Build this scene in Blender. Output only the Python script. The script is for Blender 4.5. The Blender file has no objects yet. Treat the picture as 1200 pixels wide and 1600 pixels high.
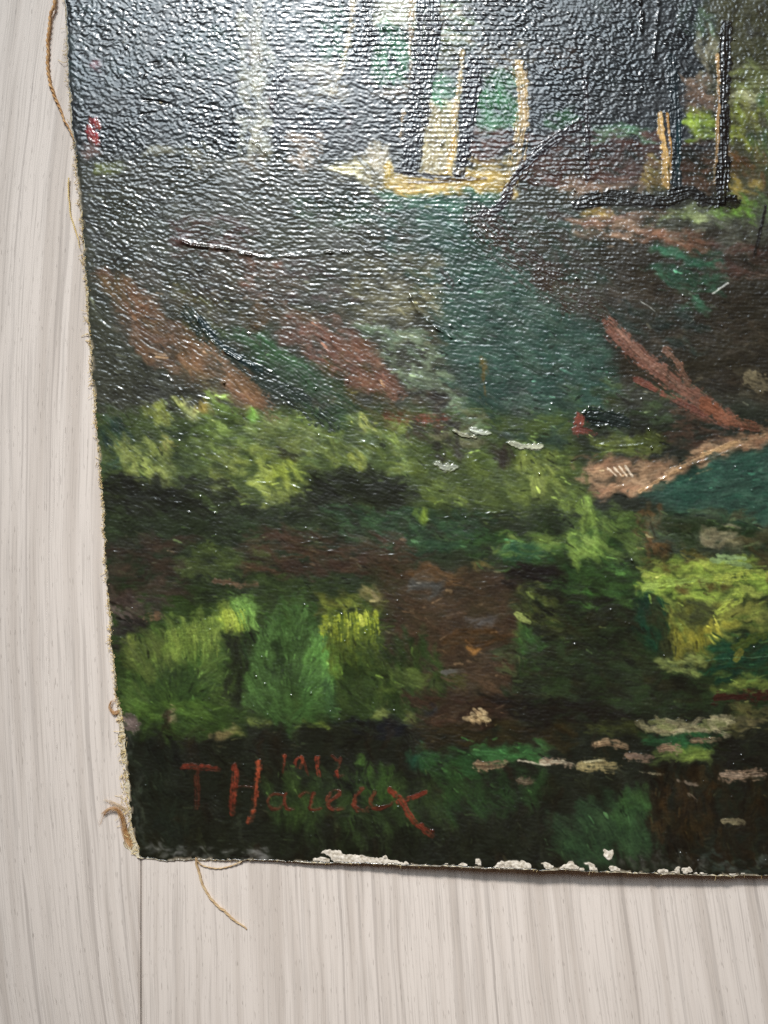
# An unframed, signed oil painting lying on a pale wood-look floor, seen close from above.
import bpy, bmesh, math, random
import numpy as np

S = 0.00012                 # metres per canvas unit (about an eighth of a millimetre)
FOC = 1208.0                # focal length in the same units (wide phone lens)
D = FOC * S                 # camera height above the floor
scene = bpy.context.scene
COL = scene.collection

# ---------------------------------------------------------------- camera
cam_data = bpy.data.cameras.new('camera')
cam = bpy.data.objects.new('camera', cam_data); COL.objects.link(cam)
cam.location = (0, 0, D); cam.rotation_euler = (0, 0, 0)
cam_data.sensor_fit = 'VERTICAL'; cam_data.sensor_height = 32.0; cam_data.lens = 32.0 * FOC / 1600.0
cam_data.clip_start = 0.005; cam_data.clip_end = 50
scene.camera = cam

# ---------------------------------------------------------------- room light
world = bpy.data.worlds.new('World'); scene.world = world; world.use_nodes = True
bg = world.node_tree.nodes['Background']
bg.inputs['Color'].default_value = (1.0, 0.66, 0.45, 1); bg.inputs['Strength'].default_value = 0.07

def area_light(name, loc, target, sx, sy, power, color, spread=180):
    d = bpy.data.lights.new(name, 'AREA'); d.shape = 'RECTANGLE'; d.size = sx; d.size_y = sy
    d.energy = power; d.color = color; d.spread = math.radians(spread)
    o = bpy.data.objects.new(name, d); COL.objects.link(o); o.location = loc
    v = np.array(target) - np.array(loc)
    from mathutils import Vector
    o.rotation_euler = Vector(v).to_track_quat('-Z', 'Y').to_euler()
    return o

area_light('window_light', (-0.08, 0.84, 0.90), (0, 0, 0), 0.80, 0.60, 10.6, (0.78, 0.91, 1.0))

def spot_light(name, loc, target, cone, power, color, radius):
    from mathutils import Vector
    d = bpy.data.lights.new(name, 'SPOT'); d.energy = power; d.color = color; d.spot_size = math.radians(cone); d.spot_blend = 1.0; d.shadow_soft_size = radius
    o = bpy.data.objects.new(name, d); COL.objects.link(o); o.location = loc
    o.rotation_euler = (Vector(target) - Vector(loc)).to_track_quat('-Z', 'Y').to_euler()
    return o

spot_light('added_key_spot', (-0.12, 0.95, 0.88), (0.01, -0.018, 0), 12.5, 76.0, (1.0, 0.965, 0.92), 0.07)  # added key light, no lamp known here; its soft cone shapes a bright pool

vs = scene.view_settings
vs.view_transform = 'Standard'; vs.look = 'None'; vs.gamma = 1; vs.use_curve_mapping = False; vs.exposure = 0.0
scene.render.engine = 'CYCLES'; scene.cycles.max_bounces = 6; scene.cycles.use_denoising = False
scene.render.film_transparent = False

def world_xy(u, v, z=0.0):
    """canvas units (measured on the floor plane from the picture's top left) -> metres, at height z"""
    k = S * (1 - z / D)
    return (u - 600.0) * k, (800.0 - v) * k

# ---------------------------------------------------------------- the picture on the canvas
# A small brush engine: strokes lay colour and ridged paint thickness on one raster that the
# canvas mesh samples. Coordinates are tenths of a millimetre or so on the canvas (x right, y down).
PX0, PX1, PY0, PY1 = 60, 1440, -240, 1390
PW, PH = PX1 - PX0, PY1 - PY0
prng = np.random.default_rng(1912)

def hexc(h):
    h = h.lstrip('#')
    return np.array([int(h[i:i+2], 16) / 255 for i in (0, 2, 4)], np.float32)

def fft_noise(shape, sx, sy, seed):
    r = np.random.default_rng(seed)
    n = r.standard_normal(shape)
    fy = np.fft.fftfreq(shape[0])[:, None]; fx = np.fft.rfftfreq(shape[1])[None, :]
    g = np.exp(-2 * (np.pi ** 2) * ((fx * sx) ** 2 + (fy * sy) ** 2))
    out = np.fft.irfft2(np.fft.rfft2(n) * g, s=shape)
    return (out / out.std()).astype(np.float32)

def blur(a, s):
    fy = np.fft.fftfreq(a.shape[0])[:, None]; fx = np.fft.rfftfreq(a.shape[1])[None, :]
    g = np.exp(-2 * (np.pi ** 2) * ((fx * s) ** 2 + (fy * s) ** 2))
    return np.fft.irfft2(np.fft.rfft2(a) * g, s=a.shape).astype(np.float32)

BRI = fft_noise((1024, 512), 16, 1.1, 5)       # bristle lines: rows across the brush, columns along it
NOI = fft_noise((512, 512), 1.6, 1.6, 7)         # ragged edges
BLO_BIG = fft_noise((PH, PW), 7, 7, 8); BLO_BIG2 = fft_noise((PH, PW), 4, 4, 9)
BLO = fft_noise((512, 512), 5, 5, 6)           # blotches
RGB = np.zeros((PH, PW, 3), np.float32)
HGT = np.zeros((PH, PW), np.float32)
DC = np.ones((PH, PW), np.float32); DS = np.zeros((PH, PW), np.float32)   # brush direction (double angle)
MASKS = []                                      # [name, mask (full-size bbox), x0, y0]
_rec = None
PASS = 0                                        # 0: broad masses, 1: strokes and dabs laid over them

def spline(p, step):
    p = np.asarray(p, np.float32)
    if len(p) < 3:
        L = np.hypot(*(p[-1] - p[0])); n = max(2, int(L / step) + 1)
        return p[0] + (p[-1] - p[0]) * np.linspace(0, 1, n)[:, None]
    q = np.vstack([2 * p[0] - p[1], p, 2 * p[-1] - p[-2]]); out = []
    for i in range(1, len(q) - 2):
        n = max(2, int(np.hypot(*(q[i+1] - q[i])) / step))
        t = np.linspace(0, 1, n, endpoint=False)[:, None]
        out.append(.5 * (2*q[i] + (q[i+1]-q[i-1])*t + (2*q[i-1]-5*q[i]+4*q[i+1]-q[i+2])*t*t + (3*q[i]-q[i-1]-3*q[i+1]+q[i+2])*t**3))
    out.append(q[-2][None]); return np.vstack(out)

def pts(s):
    return [tuple(float(c) for c in a.split(',')) for a in s.split()]

def stroke(p, w, col, op=.92, dry=.25, h=.5, var=.10, taper=.5, soft=.42, body=False, br=.16, rag=1.):
    if PASS == 0 and not body: return
    if isinstance(p, str): p = pts(p)
    if isinstance(col, str): col = hexc(col)
    c = spline(p, max(3., w * .5))
    x0 = max(PX0, int(c[:, 0].min() - w)); x1 = min(PX1, int(c[:, 0].max() + w) + 2)
    y0 = max(PY0, int(c[:, 1].min() - w)); y1 = min(PY1, int(c[:, 1].max() + w) + 2)
    if x1 - x0 < 2 or y1 - y0 < 2: return
    X, Y = np.meshgrid(np.arange(x0, x1, dtype=np.float32), np.arange(y0, y1, dtype=np.float32))
    best = np.full(X.shape, 1e9, np.float32); S = np.zeros_like(X); D = np.zeros_like(X); EX = np.ones_like(X); EY = np.zeros_like(X); acc = 0.
    for a, b in zip(c[:-1], c[1:]):
        e = b - a; l = float(np.hypot(*e)) + 1e-6; e = e / l
        rx, ry = X - a[0], Y - a[1]
        t = np.clip(rx * e[0] + ry * e[1], 0, l)
        dx, dy = rx - t * e[0], ry - t * e[1]; d2 = dx * dx + dy * dy
        m = d2 < best
        best = np.where(m, d2, best); S = np.where(m, acc + t, S)
        D = np.where(m, np.sign(e[0] * ry - e[1] * rx) * np.sqrt(d2), D); EX = np.where(m, e[0], EX); EY = np.where(m, e[1], EY); acc += l
    o1, o2 = prng.integers(0, 1024), prng.integers(0, 512)
    B = BRI[(np.round(D * 1.6).astype(int) + o1) % 1024, (S.astype(int) + o2) % 512]
    G = BLO[(Y.astype(int) + o1) % 512, (X.astype(int) + o2) % 512]
    pr = np.clip(np.minimum(S + w * .35, acc - S + w * .25) / (w * taper + 1e-3), .25, 1) ** .5
    N = NOI[(Y.astype(int) + o2) % 512, (X.astype(int) + o1) % 512]
    r = np.sqrt(best) / (.5 * w * pr) + rag * (.13 * B + .10 * G + .16 * N)
    a = np.clip((1.08 - r) / soft, 0, 1); a = a * a * (3 - 2 * a)
    tr = dry * np.clip(.6 * B + .45 * G + .35 * N + 1.5 * (S / (acc + 1)) ** 1.6 - .1, 0, 1.5)
    a = np.clip(a * op * (1 - tr), 0, 1)
    sl = (slice(y0 - PY0, y1 - PY0), slice(x0 - PX0, x1 - PX0)); A = a[..., None]
    RGB[sl] = RGB[sl] * (1 - A) + A * np.clip(col * (1 + var * (B * .7 + G * .5))[..., None], 0, 1)
    ridge = np.exp(-((r - .86) / .16) ** 2)
    HGT[sl] = HGT[sl] * (1 - .5 * a) + a * h * (.25 + br * B + .2 * ridge)
    DC[sl] = DC[sl] * (1 - a) + a * (EX * EX - EY * EY); DS[sl] = DS[sl] * (1 - a) + a * 2 * EX * EY
    if _rec is not None: _rec.append((a, x0, y0))

def inside(poly, x, y):
    res = np.zeros(np.shape(x), bool); n = len(poly)
    for i in range(n):
        (xa, ya), (xb, yb) = poly[i], poly[i - 1]
        if ya == yb: continue
        res ^= ((ya > y) != (yb > y)) & (x < (xb - xa) * (y - ya) / (yb - ya) + xa)
    return res

def wash(poly, col):
    if isinstance(poly, str): poly = pts(poly)
    X, Y = np.meshgrid(np.arange(PX0, PX1), np.arange(PY0, PY1))
    RGB[inside(poly, X, Y)] = hexc(col)

def fill(poly, cols, ang, n, L, w, op=.7, dry=.4, h=.35, spread=18, var=.12, jit=.14):
    """n short strokes scattered through a polygon, colours picked from a palette"""
    if (PASS == 0) == (_rec is not None): return
    if isinstance(poly, str): poly = pts(poly)
    P = np.array(poly); lo, hi = P.min(0), P.max(0); cs = [hexc(c) for c in cols.split()]
    k = 0
    while k < n:
        x, y = prng.uniform(lo, hi)
        if not inside(poly, np.array([x]), np.array([y]))[0]: continue
        k += 1
        a = math.radians(ang + prng.normal(0, spread)); l = L * prng.uniform(.5, 1.3) / 2; b = prng.normal(0, .18) * l
        dx, dy = math.cos(a), math.sin(a)
        c = cs[prng.integers(len(cs))] * prng.uniform(1 - jit, 1 + jit)
        stroke([(x - dx*l, y - dy*l), (x - dy*b, y + dx*b), (x + dx*l, y + dy*l)], w * prng.uniform(.7, 1.7), c, op * prng.uniform(.45, 1.05), dry, h, var, .6, prng.uniform(.4, .95), True)

def fan(x, y, rx, ry, a0, a1, n, crown, body):
    """a rounded bush: strokes radiate from its foot, lighter where they reach the rim"""
    if PASS == 1: return
    cc = [hexc(c) for c in crown.split()]; bb = [hexc(c) for c in body.split()]
    for k in range(n * 2):
        a = math.radians(prng.uniform(a0, a1)); r0, r1 = (prng.uniform(.1, .5), prng.uniform(.5, .8)) if k < n else (prng.uniform(.5, .75), prng.uniform(.85, 1.02))
        c = (bb if k < n else cc); c = c[prng.integers(len(c))] * prng.uniform(.88, 1.12)
        q = [(x + rx * r * math.cos(a + d), y + ry * r * math.sin(a + d)) for r, d in ((r1, .06), ((r0 + r1) / 2, .02), (r0, -.05))]
        stroke(q, prng.uniform(8, 15), c, .75, .6, .35, .12, .6, .9, True)
    for k in range(n):
        a = math.radians(prng.uniform(a0, a1)); r0 = prng.uniform(.7, .95); r1 = r0 + prng.uniform(.06, .16); d = prng.normal(0, .05); c = cc[prng.integers(len(cc))] * prng.uniform(.95, 1.3)
        stroke([(x + rx * r1 * math.cos(a + d), y + ry * r1 * math.sin(a + d)), (x + rx * r0 * math.cos(a), y + ry * r0 * math.sin(a))], prng.uniform(2.5, 5), c, .7, .7, .4, .12, .6, .7, True)

def broken(n):
    """thousands of small dabs of neighbouring colour dragged along the brush direction"""
    th = .5 * np.arctan2(blur(DS, 4), blur(DC, 4)); src = RGB.copy()
    X = prng.uniform(90, 1220, n); Y = prng.uniform(-20, 1362, n); sharp = np.where(Y > 420, 1., .6)
    for x, y, sh in zip(X, Y, sharp):
        t = th[int(y) - PY0, int(x) - PX0] + prng.normal(0, .3); l = prng.gamma(3., 2.6) / 2 + 2
        sx = int(np.clip(x + prng.normal(0, 9), PX0, PX1 - 1)) - PX0; sy = int(np.clip(y + prng.normal(0, 7), PY0, PY1 - 1)) - PY0
        g = math.exp(prng.normal(.04, .34)); c = np.clip(src[sy, sx] * g, 0, 1); dx, dy = math.cos(t) * l, math.sin(t) * l
        stroke([(x - dx, y - dy), (x + dx, y + dy)], prng.uniform(2., 4.6), c, .75 * sh, .5, .22, .10, .7, .6, True)

def ell(x, y, rx, ry, k=10):
    return [(x + rx * math.cos(i * 2 * math.pi / k), y + ry * math.sin(i * 2 * math.pi / k)) for i in range(k)]

def box(x0, y0, x1, y1):
    return [(x0, y0), (x1, y0), (x1, y1), (x0, y1)]

def chip(poly, col, grow=1.):
    """a crumbly patch where paint is lost and the chalk ground shows"""
    if PASS == 0: return
    if isinstance(poly, str): poly = pts(poly)
    P = np.array(poly); x0, y0 = (P.min(0) - 5).astype(int); x1, y1 = (P.max(0) + 6).astype(int); y1 = min(y1, PY1)
    X, Y = np.meshgrid(np.arange(x0, x1, dtype=np.float32), np.arange(y0, y1, dtype=np.float32)); o = prng.integers(0, 512)
    N = NOI[(Y.astype(int) + o) % 512, (X.astype(int) + o) % 512]
    m = inside(poly, X + 1.1 * N, Y - .9 * NOI[(X.astype(int) + o) % 512, (Y.astype(int)) % 512]).astype(np.float32)
    a = np.clip(blur(np.pad(m, 4), .8)[4:-4, 4:-4], 0, 1)
    sl = (slice(y0 - PY0, y1 - PY0), slice(x0 - PX0, x1 - PX0)); A = a[..., None]
    RGB[sl] = RGB[sl] * (1 - A) + A * (hexc(col) * (1 + .05 * N)[..., None])
    HGT[sl] = HGT[sl] * (1 - a) + a * (.12 + .22 * N)
    if _rec is not None: _rec.append((a, x0, y0))

class part:
    """everything stroked inside the with-block is also kept as one raised piece of paint"""
    def __init__(self, name, label=None, lift=.28): self.name, self.label, self.lift = name, label, lift
    def __enter__(self):
        global _rec; _rec = []
    def __exit__(self, *a):
        global _rec
        if not _rec: _rec = None; return
        x0 = min(r[1] for r in _rec); y0 = min(r[2] for r in _rec)
        x1 = max(r[1] + r[0].shape[1] for r in _rec); y1 = max(r[2] + r[0].shape[0] for r in _rec)
        m = np.zeros((y1 - y0, x1 - x0), np.float32)
        for al, x, y in _rec:
            s = (slice(y - y0, y - y0 + al.shape[0]), slice(x - x0, x - x0 + al.shape[1])); m[s] = np.maximum(m[s], al)
        MASKS.append((self.name, self.label, self.lift, m, x0, y0)); _rec = None

def shift(a, dx, dy):
    yy, xx = np.mgrid[0:PH, 0:PW]
    fx = np.clip(xx + dx, 0, PW - 1.01); fy = np.clip(yy + dy, 0, PH - 1.01)
    ix, iy = fx.astype(int), fy.astype(int); fx = (fx - ix).astype(np.float32); fy = (fy - iy).astype(np.float32)
    if a.ndim == 3: fx, fy = fx[..., None], fy[..., None]
    return (a[iy, ix]*(1-fx) + a[iy, ix+1]*fx)*(1-fy) + (a[iy+1, ix]*(1-fx) + a[iy+1, ix+1]*fx)*fy

def comb(a, n, step=1.3):
    """average along the brush direction: drags colour (or noise) into bristle streaks"""
    th = .5 * np.arctan2(blur(DS, 4), blur(DC, 4)); cx, sy = np.cos(th), np.sin(th)
    yy, xx = np.mgrid[0:PH, 0:PW].astype(np.float32); out = a.copy(); wt = 1.
    for sg in (1, -1):
        x, y = xx.copy(), yy.copy()
        for k in range(n):
            ix = np.clip(x, 0, PW - 1).astype(np.int32); iy = np.clip(y, 0, PH - 1).astype(np.int32)
            x += sg * step * cx[iy, ix]; y += sg * step * sy[iy, ix]
            ix = np.clip(x + .5, 0, PW - 1).astype(np.int32); iy = np.clip(y + .5, 0, PH - 1).astype(np.int32)
            out += a[iy, ix]; wt += .5
    return out / (2 * n + 1)

def melt(amt, drag):
    """wet paint drags into its neighbours: broken, feathered edges instead of clean brush outlines"""
    dx = amt*(3.0*fft_noise((PH, PW), 10, 8, 31) + 1.2*fft_noise((PH, PW), 2.6, 2.2, 32))
    dy = amt*(3.0*fft_noise((PH, PW), 9, 10, 33) + 1.2*fft_noise((PH, PW), 2.2, 2.8, 34))
    RGB[:] = shift(RGB, dx, dy)
    if drag: RGB[:] = .45*RGB + .30*comb(RGB, 3) + .25*np.stack([blur(RGB[..., i], 2.6) for i in range(3)], -1)

def ridge(p, w, h):
    """a raised lip (or, negative, a crack) in the paint without a colour of its own"""
    if PASS == 0: return
    c = spline(pts(p), 2.); x0, y0 = (c.min(0) - 3*w - 2).astype(int); x1, y1 = (c.max(0) + 3*w + 3).astype(int)
    x0, y0, x1, y1 = max(x0, PX0), max(y0, PY0), min(x1, PX1), min(y1, PY1)
    X, Y = np.meshgrid(np.arange(x0, x1, dtype=np.float32), np.arange(y0, y1, dtype=np.float32)); best = np.full(X.shape, 1e9, np.float32); T = np.zeros_like(X)
    for i, q in enumerate(c):
        d = (X - q[0])**2 + (Y - q[1])**2; m = d < best; best = np.where(m, d, best); T = np.where(m, i / (len(c) - 1), T)
    N = NOI[Y.astype(int) % 512, X.astype(int) % 512]
    HGT[y0-PY0:y1-PY0, x0-PX0:x1-PX0] += h * np.exp(-best / (w*w)) * np.clip(np.sin(np.pi * (T*.92 + .04)) * 3, 0, 1) * (1 + .3*N) * np.clip(.75 + .8*BLO[(Y.astype(int)*2) % 512, X.astype(int) % 512], .05, 1.6)

def paint_picture():
    F, K = fill, stroke
    def Q(q, w, col, **k):
        k.update(soft=1.1, dry=.9, h=.3); k.setdefault('op', .8); stroke(q, w * 1.25, col, **k)
    # --- underpainting
    if PASS == 0: RGB[:] = hexc('22261e')
    for poly, c in [
        ('60,-240 1440,-240 1440,240 60,240', '20262a'),
        ('60,240 1440,270 1440,640 60,640', '33352c'), ('1080,-240 1440,-240 1440,330 1130,330', '4a4a30'),
        ('640,300 780,300 850,460 950,520 960,620 880,700 760,690 690,540', '283f39'),
        ('930,360 1440,360 1440,640 960,600', '25221a'),
        ('60,640 900,640 920,800 60,800', '3c4c28'), ('60,790 900,790 900,920 60,920', '1f281a'),
        ('600,890 830,890 830,1140 600,1140', '2e2618'), ('820,800 1440,800 1440,1120 820,1120', '1c2a16'),
        ('1000,765 1120,715 1440,640 1440,860 1060,800', '1f423a'),
        ('60,920 600,920 600,1150 60,1150', '26381a'), ('60,1140 1440,1110 1440,1390 60,1390', '141810')]:
        if PASS == 0: wash(poly, c)
    for k in range(3 if PASS == 0 else 0): RGB[..., k] = blur(RGB[..., k], 9)
    # --- woods along the top
    F(box(60, -240, 420, 240), '161c1e 1f2a2c 25302f 1a2022', 70, 420, 40, 12)
    F(box(95, -30, 230, 120), '3c5558 2f4648 263436', 60, 60, 30, 9)
    F(box(265, 45, 375, 110), '35504c 2a3c3c 3a4a48', 20, 36, 30, 9)
    F(box(400, -240, 1440, 0), '20262c 2f3e3c 3a5a4c 6a6858 181c1e', 85, 260, 50, 14)
    F(box(375, 40, 425, 250), 'a09e8c 8c8e7c a8a58a 6a6e62', 80, 110, 26, 9, op=.9)
    F(box(380, 50, 402, 90), '8a7468 6a5a54', 80, 8, 20, 8)
    F(box(420, -20, 545, 110), '3a4c4c 2c3a40 4a5e58 26303a', 10, 90, 26, 8)
    F(box(488, 15, 545, 90), '4d8a70 3f7460 5c967c', 70, 26, 20, 8)
    F(box(465, 98, 532, 165), 'a89f88 8c8876 b4aa92', 5, 70, 30, 7, op=.9)
    F(box(420, 115, 520, 225), '23252e 2c2e38 1c1e26 3a343c', 5, 80, 28, 8)
    F(box(520, 85, 640, 235), '20242c 1b1e26 2b3038', 20, 90, 26, 9)
    F(box(560, -20, 600, 95), '20262e 2a323a', 80, 30, 24, 9)
    F(box(592, -10, 645, 42), 'c8c8b0 aab09c d4d0b8', 3, 60, 34, 7, op=.9)
    F(box(590, 45, 634, 132), '3e7e60 347052 528e70 2e6048', 75, 70, 20, 9, op=.9)
    F(box(575, 125, 640, 160), 'a09080 86806e b0a08a', 3, 18, 34, 6)
    for x, y, c in [(425, 160, '6a2a36'), (440, 140, '5a2c38'), (540, 178, '6c343a'), (548, 190, '5c2e36'), (432, 168, '7a3440')]:
        F(ell(x, y, 8, 8), c, 40, 4, 8, 5)
    F(box(650, -20, 745, 75), '9cbc9c b8b898 78a080 ccb898 50645c', 5, 120, 26, 7, op=.9)
    F(box(672, 60, 720, 120), '6a7444 8a9070 5a6a50 a8a080', 5, 26, 22, 7)
    F(box(664, 120, 712, 168), '5a9876 4c8466 78b090', 20, 50, 20, 8, op=.9)
    F('668,168 712,162 706,270 652,270', 'c4b488 b4a878 d0c094 a89c6e', 85, 120, 30, 9, op=.95)
    F(box(740, 60, 830, 130), '3a3c3a 8a7c68 2a2e32 a89878', 10, 46, 24, 7)
    F(box(752, 120, 808, 200), '2e7044 38784e 265e38 4a8a62', 70, 70, 22, 10, op=.9)
    F(box(745, 186, 800, 206), '5c9878 6ca084 4e8868', 5, 14, 22, 7)
    F(box(735, 203, 808, 252), '6b4538 5a382e 7a5648', 4, 36, 30, 7)
    F(box(735, 246, 805, 282), 'b0984c 9a8440 c8a858', 5, 22, 26, 7)
    F(box(600, 270, 800, 301), 'd8b868 ccac58 e4cc84 c09c40', 2, 130, 36, 8, op=.95, h=.5)
    F(box(515, 255, 605, 282), 'd0c490 b8ac7c dcd09c', 3, 50, 30, 7, op=.9)
    # dark canopy on the right
    F('690,-60 1085,-60 1098,60 1092,110 1064,140 1042,182 1030,197 905,203 835,192 830,150 800,108 745,78', '14181c 1c2226 23292c 0f1215 262e30', 60, 420, 24, 9, h=.45)
    F(ell(882, 92, 45, 22), '4a3a32 3a302c 54443a', 20, 22, 20, 8)
    F(ell(1085, 20, 40, 40), '3a4a48 4a5c56 2c3634', 80, 26, 24, 8)
    F(box(845, 170, 905, 205), '3f7a52 2f5c40 356a48', 20, 16, 20, 8)
    F(box(825, 203, 1045, 290), '5a3a30 4c3028 6a483c 553832', 2, 130, 44, 8)
    F(box(880, 282, 1010, 306), '8a6a55 7a5e4c 957860', 3, 30, 36, 7)
    F(box(925, 198, 1022, 220), '5f9a78 4a8062 74aa88', 2, 22, 34, 6)
    F(box(1008, 245, 1045, 298), 'b09a50 98863c a88c48', 60, 20, 20, 8)
    F(box(1086, 50, 1124, 135), 'a09a78 8a866a 7a7050 b0a888', 80, 32, 22, 8)
    F(box(1085, 20, 1115, 55), '7aa080 5f8068', 80, 10, 18, 8)
    F(box(1062, 122, 1122, 186), '9a7a62 88694f a88a70 7e6450', 15, 36, 24, 9)
    F(box(1064, 178, 1118, 224), 'a0c030 8cac2c b0cc48 94b63a', 15, 34, 22, 9, h=.6)
    F(box(1062, 222, 1120, 302), '5c3e2c 4c3224 6a4a34', 4, 36, 26, 8)
    F(box(1140, -60, 1300, 62), '2e2c22 24241c 3a3a2a 302a1e', 70, 60, 28, 10)
    F(box(1142, 58, 1300, 104), '4a4a30 5a5a3a 3e4228', 40, 34, 24, 10)
    F(box(1144, 98, 1300, 170), '8f9a58 a8a868 7c8a48 b4b880', 8, 60, 28, 10)
    F(ell(1168, 152, 30, 10), 'c8c890 b8b87c', 5, 12, 24, 7)
    F(box(1143, 168, 1300, 240), '9cae30 86982c a8ba40 8a8c38', 75, 50, 26, 9)
    F(box(1142, 238, 1300, 284), '7a5028 6a4422 8a6030', 60, 30, 24, 9)
    F(box(1140, 282, 1190, 310), 'a08838 b09848', 20, 12, 22, 8)
    F(box(1178, 150, 1300, 345), '4f6a44 405a3a 5f7c4c 3a5034', 82, 70, 34, 9)
    F(box(1112, 308, 1185, 350), '6fa03c 5c8a34 80b04c', 60, 30, 20, 8, h=.6)
    # trunks
    with part('painted_trunk', 'thin cream trunk stroke'):
        K('556,-60 553,0 545,60 530,110 514,165', 12, 'd8c8a4', h=.5, dry=.5, soft=.8)
    with part('painted_trunk', 'broad dark trunk left of the green gap'):
        K('580,-60 576,20 570,90', 24, '1c222a', h=.4, dry=.5, soft=.8)
    with part('painted_trunk', 'pale grey-cream trunk at the left'):
        K('404,-60 402,40 400,130 402,235', 20, 'a8a48e', h=.4, dry=.6, soft=.9, op=.8)
    with part('painted_trunk', 'dark stub of a trunk under the foliage'):
        K('432,110 430,170 436,228', 18, '1f232b', h=.4, dry=.5, soft=.9)
    with part('painted_trunk', 'dark trunk edged with cream'):
        for x in (0, 9, 18): K([(660 + x*1.2, -60), (656 + x*1.4, 60), (648 + x, 160), (630 + x*1.1, 268)], 15, '1c1e26', h=.5, dry=.2)
        K('645,-60 642,20 640,100 632,160 626,215', 9, 'cbb08a', h=.5, dry=.6, soft=.8)
    with part('painted_trunk', 'dark trunk edged with yellow'):
        K('742,100 736,150 730,200 718,278', 22, '1f1c24', h=.5); K('748,110 740,170 730,220', 9, '1a1a22')
        K('724,80 717,130 711,180 709,225 702,266', 12, 'd8bc84', h=.5, dry=.5, soft=.8); K('710,215 700,268', 13, 'd8b05c', h=.5, soft=.7)
    with part('painted_trunk', 'short yellow trunk'):
        K('812,100 818,170 812,230 803,282', 24, 'd0ae70', h=.5, dry=.45, soft=.6); K('818,140 816,200', 9, 'dcbc84', soft=.8)
    with part('painted_trunk', 'black slanting branch'):
        K('908,188 870,215 830,250 800,285 780,322 750,338', 17, '2a1e24', h=.7, dry=.15); K('885,200 845,236 812,268', 6, '18141a', h=.7)
    with part('painted_trunk', 'thin dark upright trunk'):
        K('914,120 917,190 918,282', 9, '241a1e', h=.6, dry=.4)
    with part('painted_trunk', 'dark teal trunk edged with orange'):
        K('1048,90 1054,150 1057,200 1056,294', 17, '14242a', h=.7, dry=.1); K('1060,190 1061,280', 7, '1a3c40')
        K('1030,176 1036,220 1042,292', 11, 'e0b060', h=.9, dry=.2); K('1042,178 1048,230 1049,280', 5, 'c08a40')
    with part('painted_trunk', 'tall black trunk at the right'):
        K('1136,40 1131,130 1129,210 1128,316', 21, '17120f', h=.8, dry=.05)
        K('1121,85 1123,150 1120,220 1116,288', 6, 'd0a468', h=.7, dry=.4)
    F(box(640, 60, 700, 262), '22222a 2c2c34 3a3a40', 85, 0, 30, 8)
    K('617,267 660,273 725,279', 9, '1e1a1e', dry=.3, h=.6); K('640,284 690,283 760,279', 5, '6d5020'); K('608,258 606,290', 15, 'b8962e', h=.6)
    with part('painted_shadow', 'black shadow under the trunks'):
        K('900,320 938,305 1000,310 1042,314 1076,300 1104,314 1152,320', 19, '15130f', h=.9, dry=.15)
        K('905,322 960,318 1040,322', 10, '1c1a18', h=.8); K('1050,300 1080,296 1100,308', 12, '12110e', h=.8)
    # marks at the left
    with part('painted_flower', 'crimson dab near the canvas edge'):
        F(ell(147, 206, 9, 24), 'a83038 c04048 90282e b05044', 80, 14, 14, 8, op=.95, h=.9)
    F(ell(151, 103, 8, 9), 'a05a66 b87880', 30, 6, 9, 6, h=.8)
    F(ell(142, 236, 14, 14), '8c6a60 6a5048', 30, 10, 14, 8); F(ell(193, 58, 5, 8), 'c8b48c', 80, 3, 8, 5)
    F('205,248 262,224 292,242 255,246', '8d8a70 a09c80 77745c', -15, 16, 22, 6); F(ell(172, 262, 22, 8), '6f7a3c 808a48', 5, 10, 20, 7)
    F(box(290, 228, 420, 262), '86826a 6c6a58 5a584c', 4, 24, 28, 7)
    F(box(452, 205, 500, 262), 'b09a84 9a887a bca68c', 30, 50, 18, 7, op=.9); F(box(375, 240, 405, 262), '94826a', 10, 8, 18, 7)
    F(box(545, 215, 575, 258), '6a5a50 54484a', 80, 8, 18, 7); F(box(572, 225, 606, 268), 'c4b898 b0a48a', 82, 36, 22, 8, op=.95)
    # --- the bank
    F('115,262 600,262 620,400 130,420', '464840 3a3c36 50504a 404238 363a32', 28, 330, 36, 9)
    F(box(280, 340, 400, 400), '4a302c 553a32 3c2c28', 12, 40, 34, 8)
    F('120,330 260,300 240,430 140,440', '343632 3e423e 2c2e2c', 35, 70, 32, 9)
    F(box(470, 305, 575, 355), '33483c 2a3e34 3c5242', 25, 40, 28, 8)
    F('590,298 770,300 780,330 600,335', '3f6a5a 356050 4a7262 406458', 4, 50, 34, 8)
    F('560,330 760,330 760,480 640,450', '2c4644 283f39 34504a 2e4a40', 12, 130, 30, 8)
    F('640,330 760,330 790,420 860,470 950,520 965,610 900,650 880,705 770,695 705,640 692,540 645,460', '2e453e 364e46 283c36 32483e 26382f 3c4a42', 20, 300, 34, 11, op=.8)
    F(box(150, 400, 300, 470), '363832 3e3e38', 30, 60, 32, 9)
    F('148,422 205,440 255,482 305,524 375,572 425,612 402,642 352,604 296,578 228,572 186,500', '644836 705238 58402e 6a4e3a', 38, 150, 34, 9)
    F('140,470 190,500 225,575 330,640 160,660', '34362c 3c3e32 2c2e26 424438', 40, 120, 30, 9)
    F('275,450 345,450 345,545 290,520', '4a4a2c 3e4026 565432', 45, 40, 28, 9)
    F(box(300, 400, 395, 470), '3a342e 2f2e2a 463c34', 30, 60, 26, 8)
    F('372,405 440,412 470,470 400,480', '6a4a3c 5c4034 745040', 25, 46, 28, 8)
    F(box(420, 400, 560, 470), '4a4840 3c3e38 565046 443838', 15, 80, 26, 8)
    F('380,470 450,470 500,500 400,520', '54402c 463820 5e4834', 30, 40, 28, 8)
    F('440,490 560,500 570,560 460,560', '624438 6c4e40 543c30', 30, 60, 30, 9)
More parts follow.
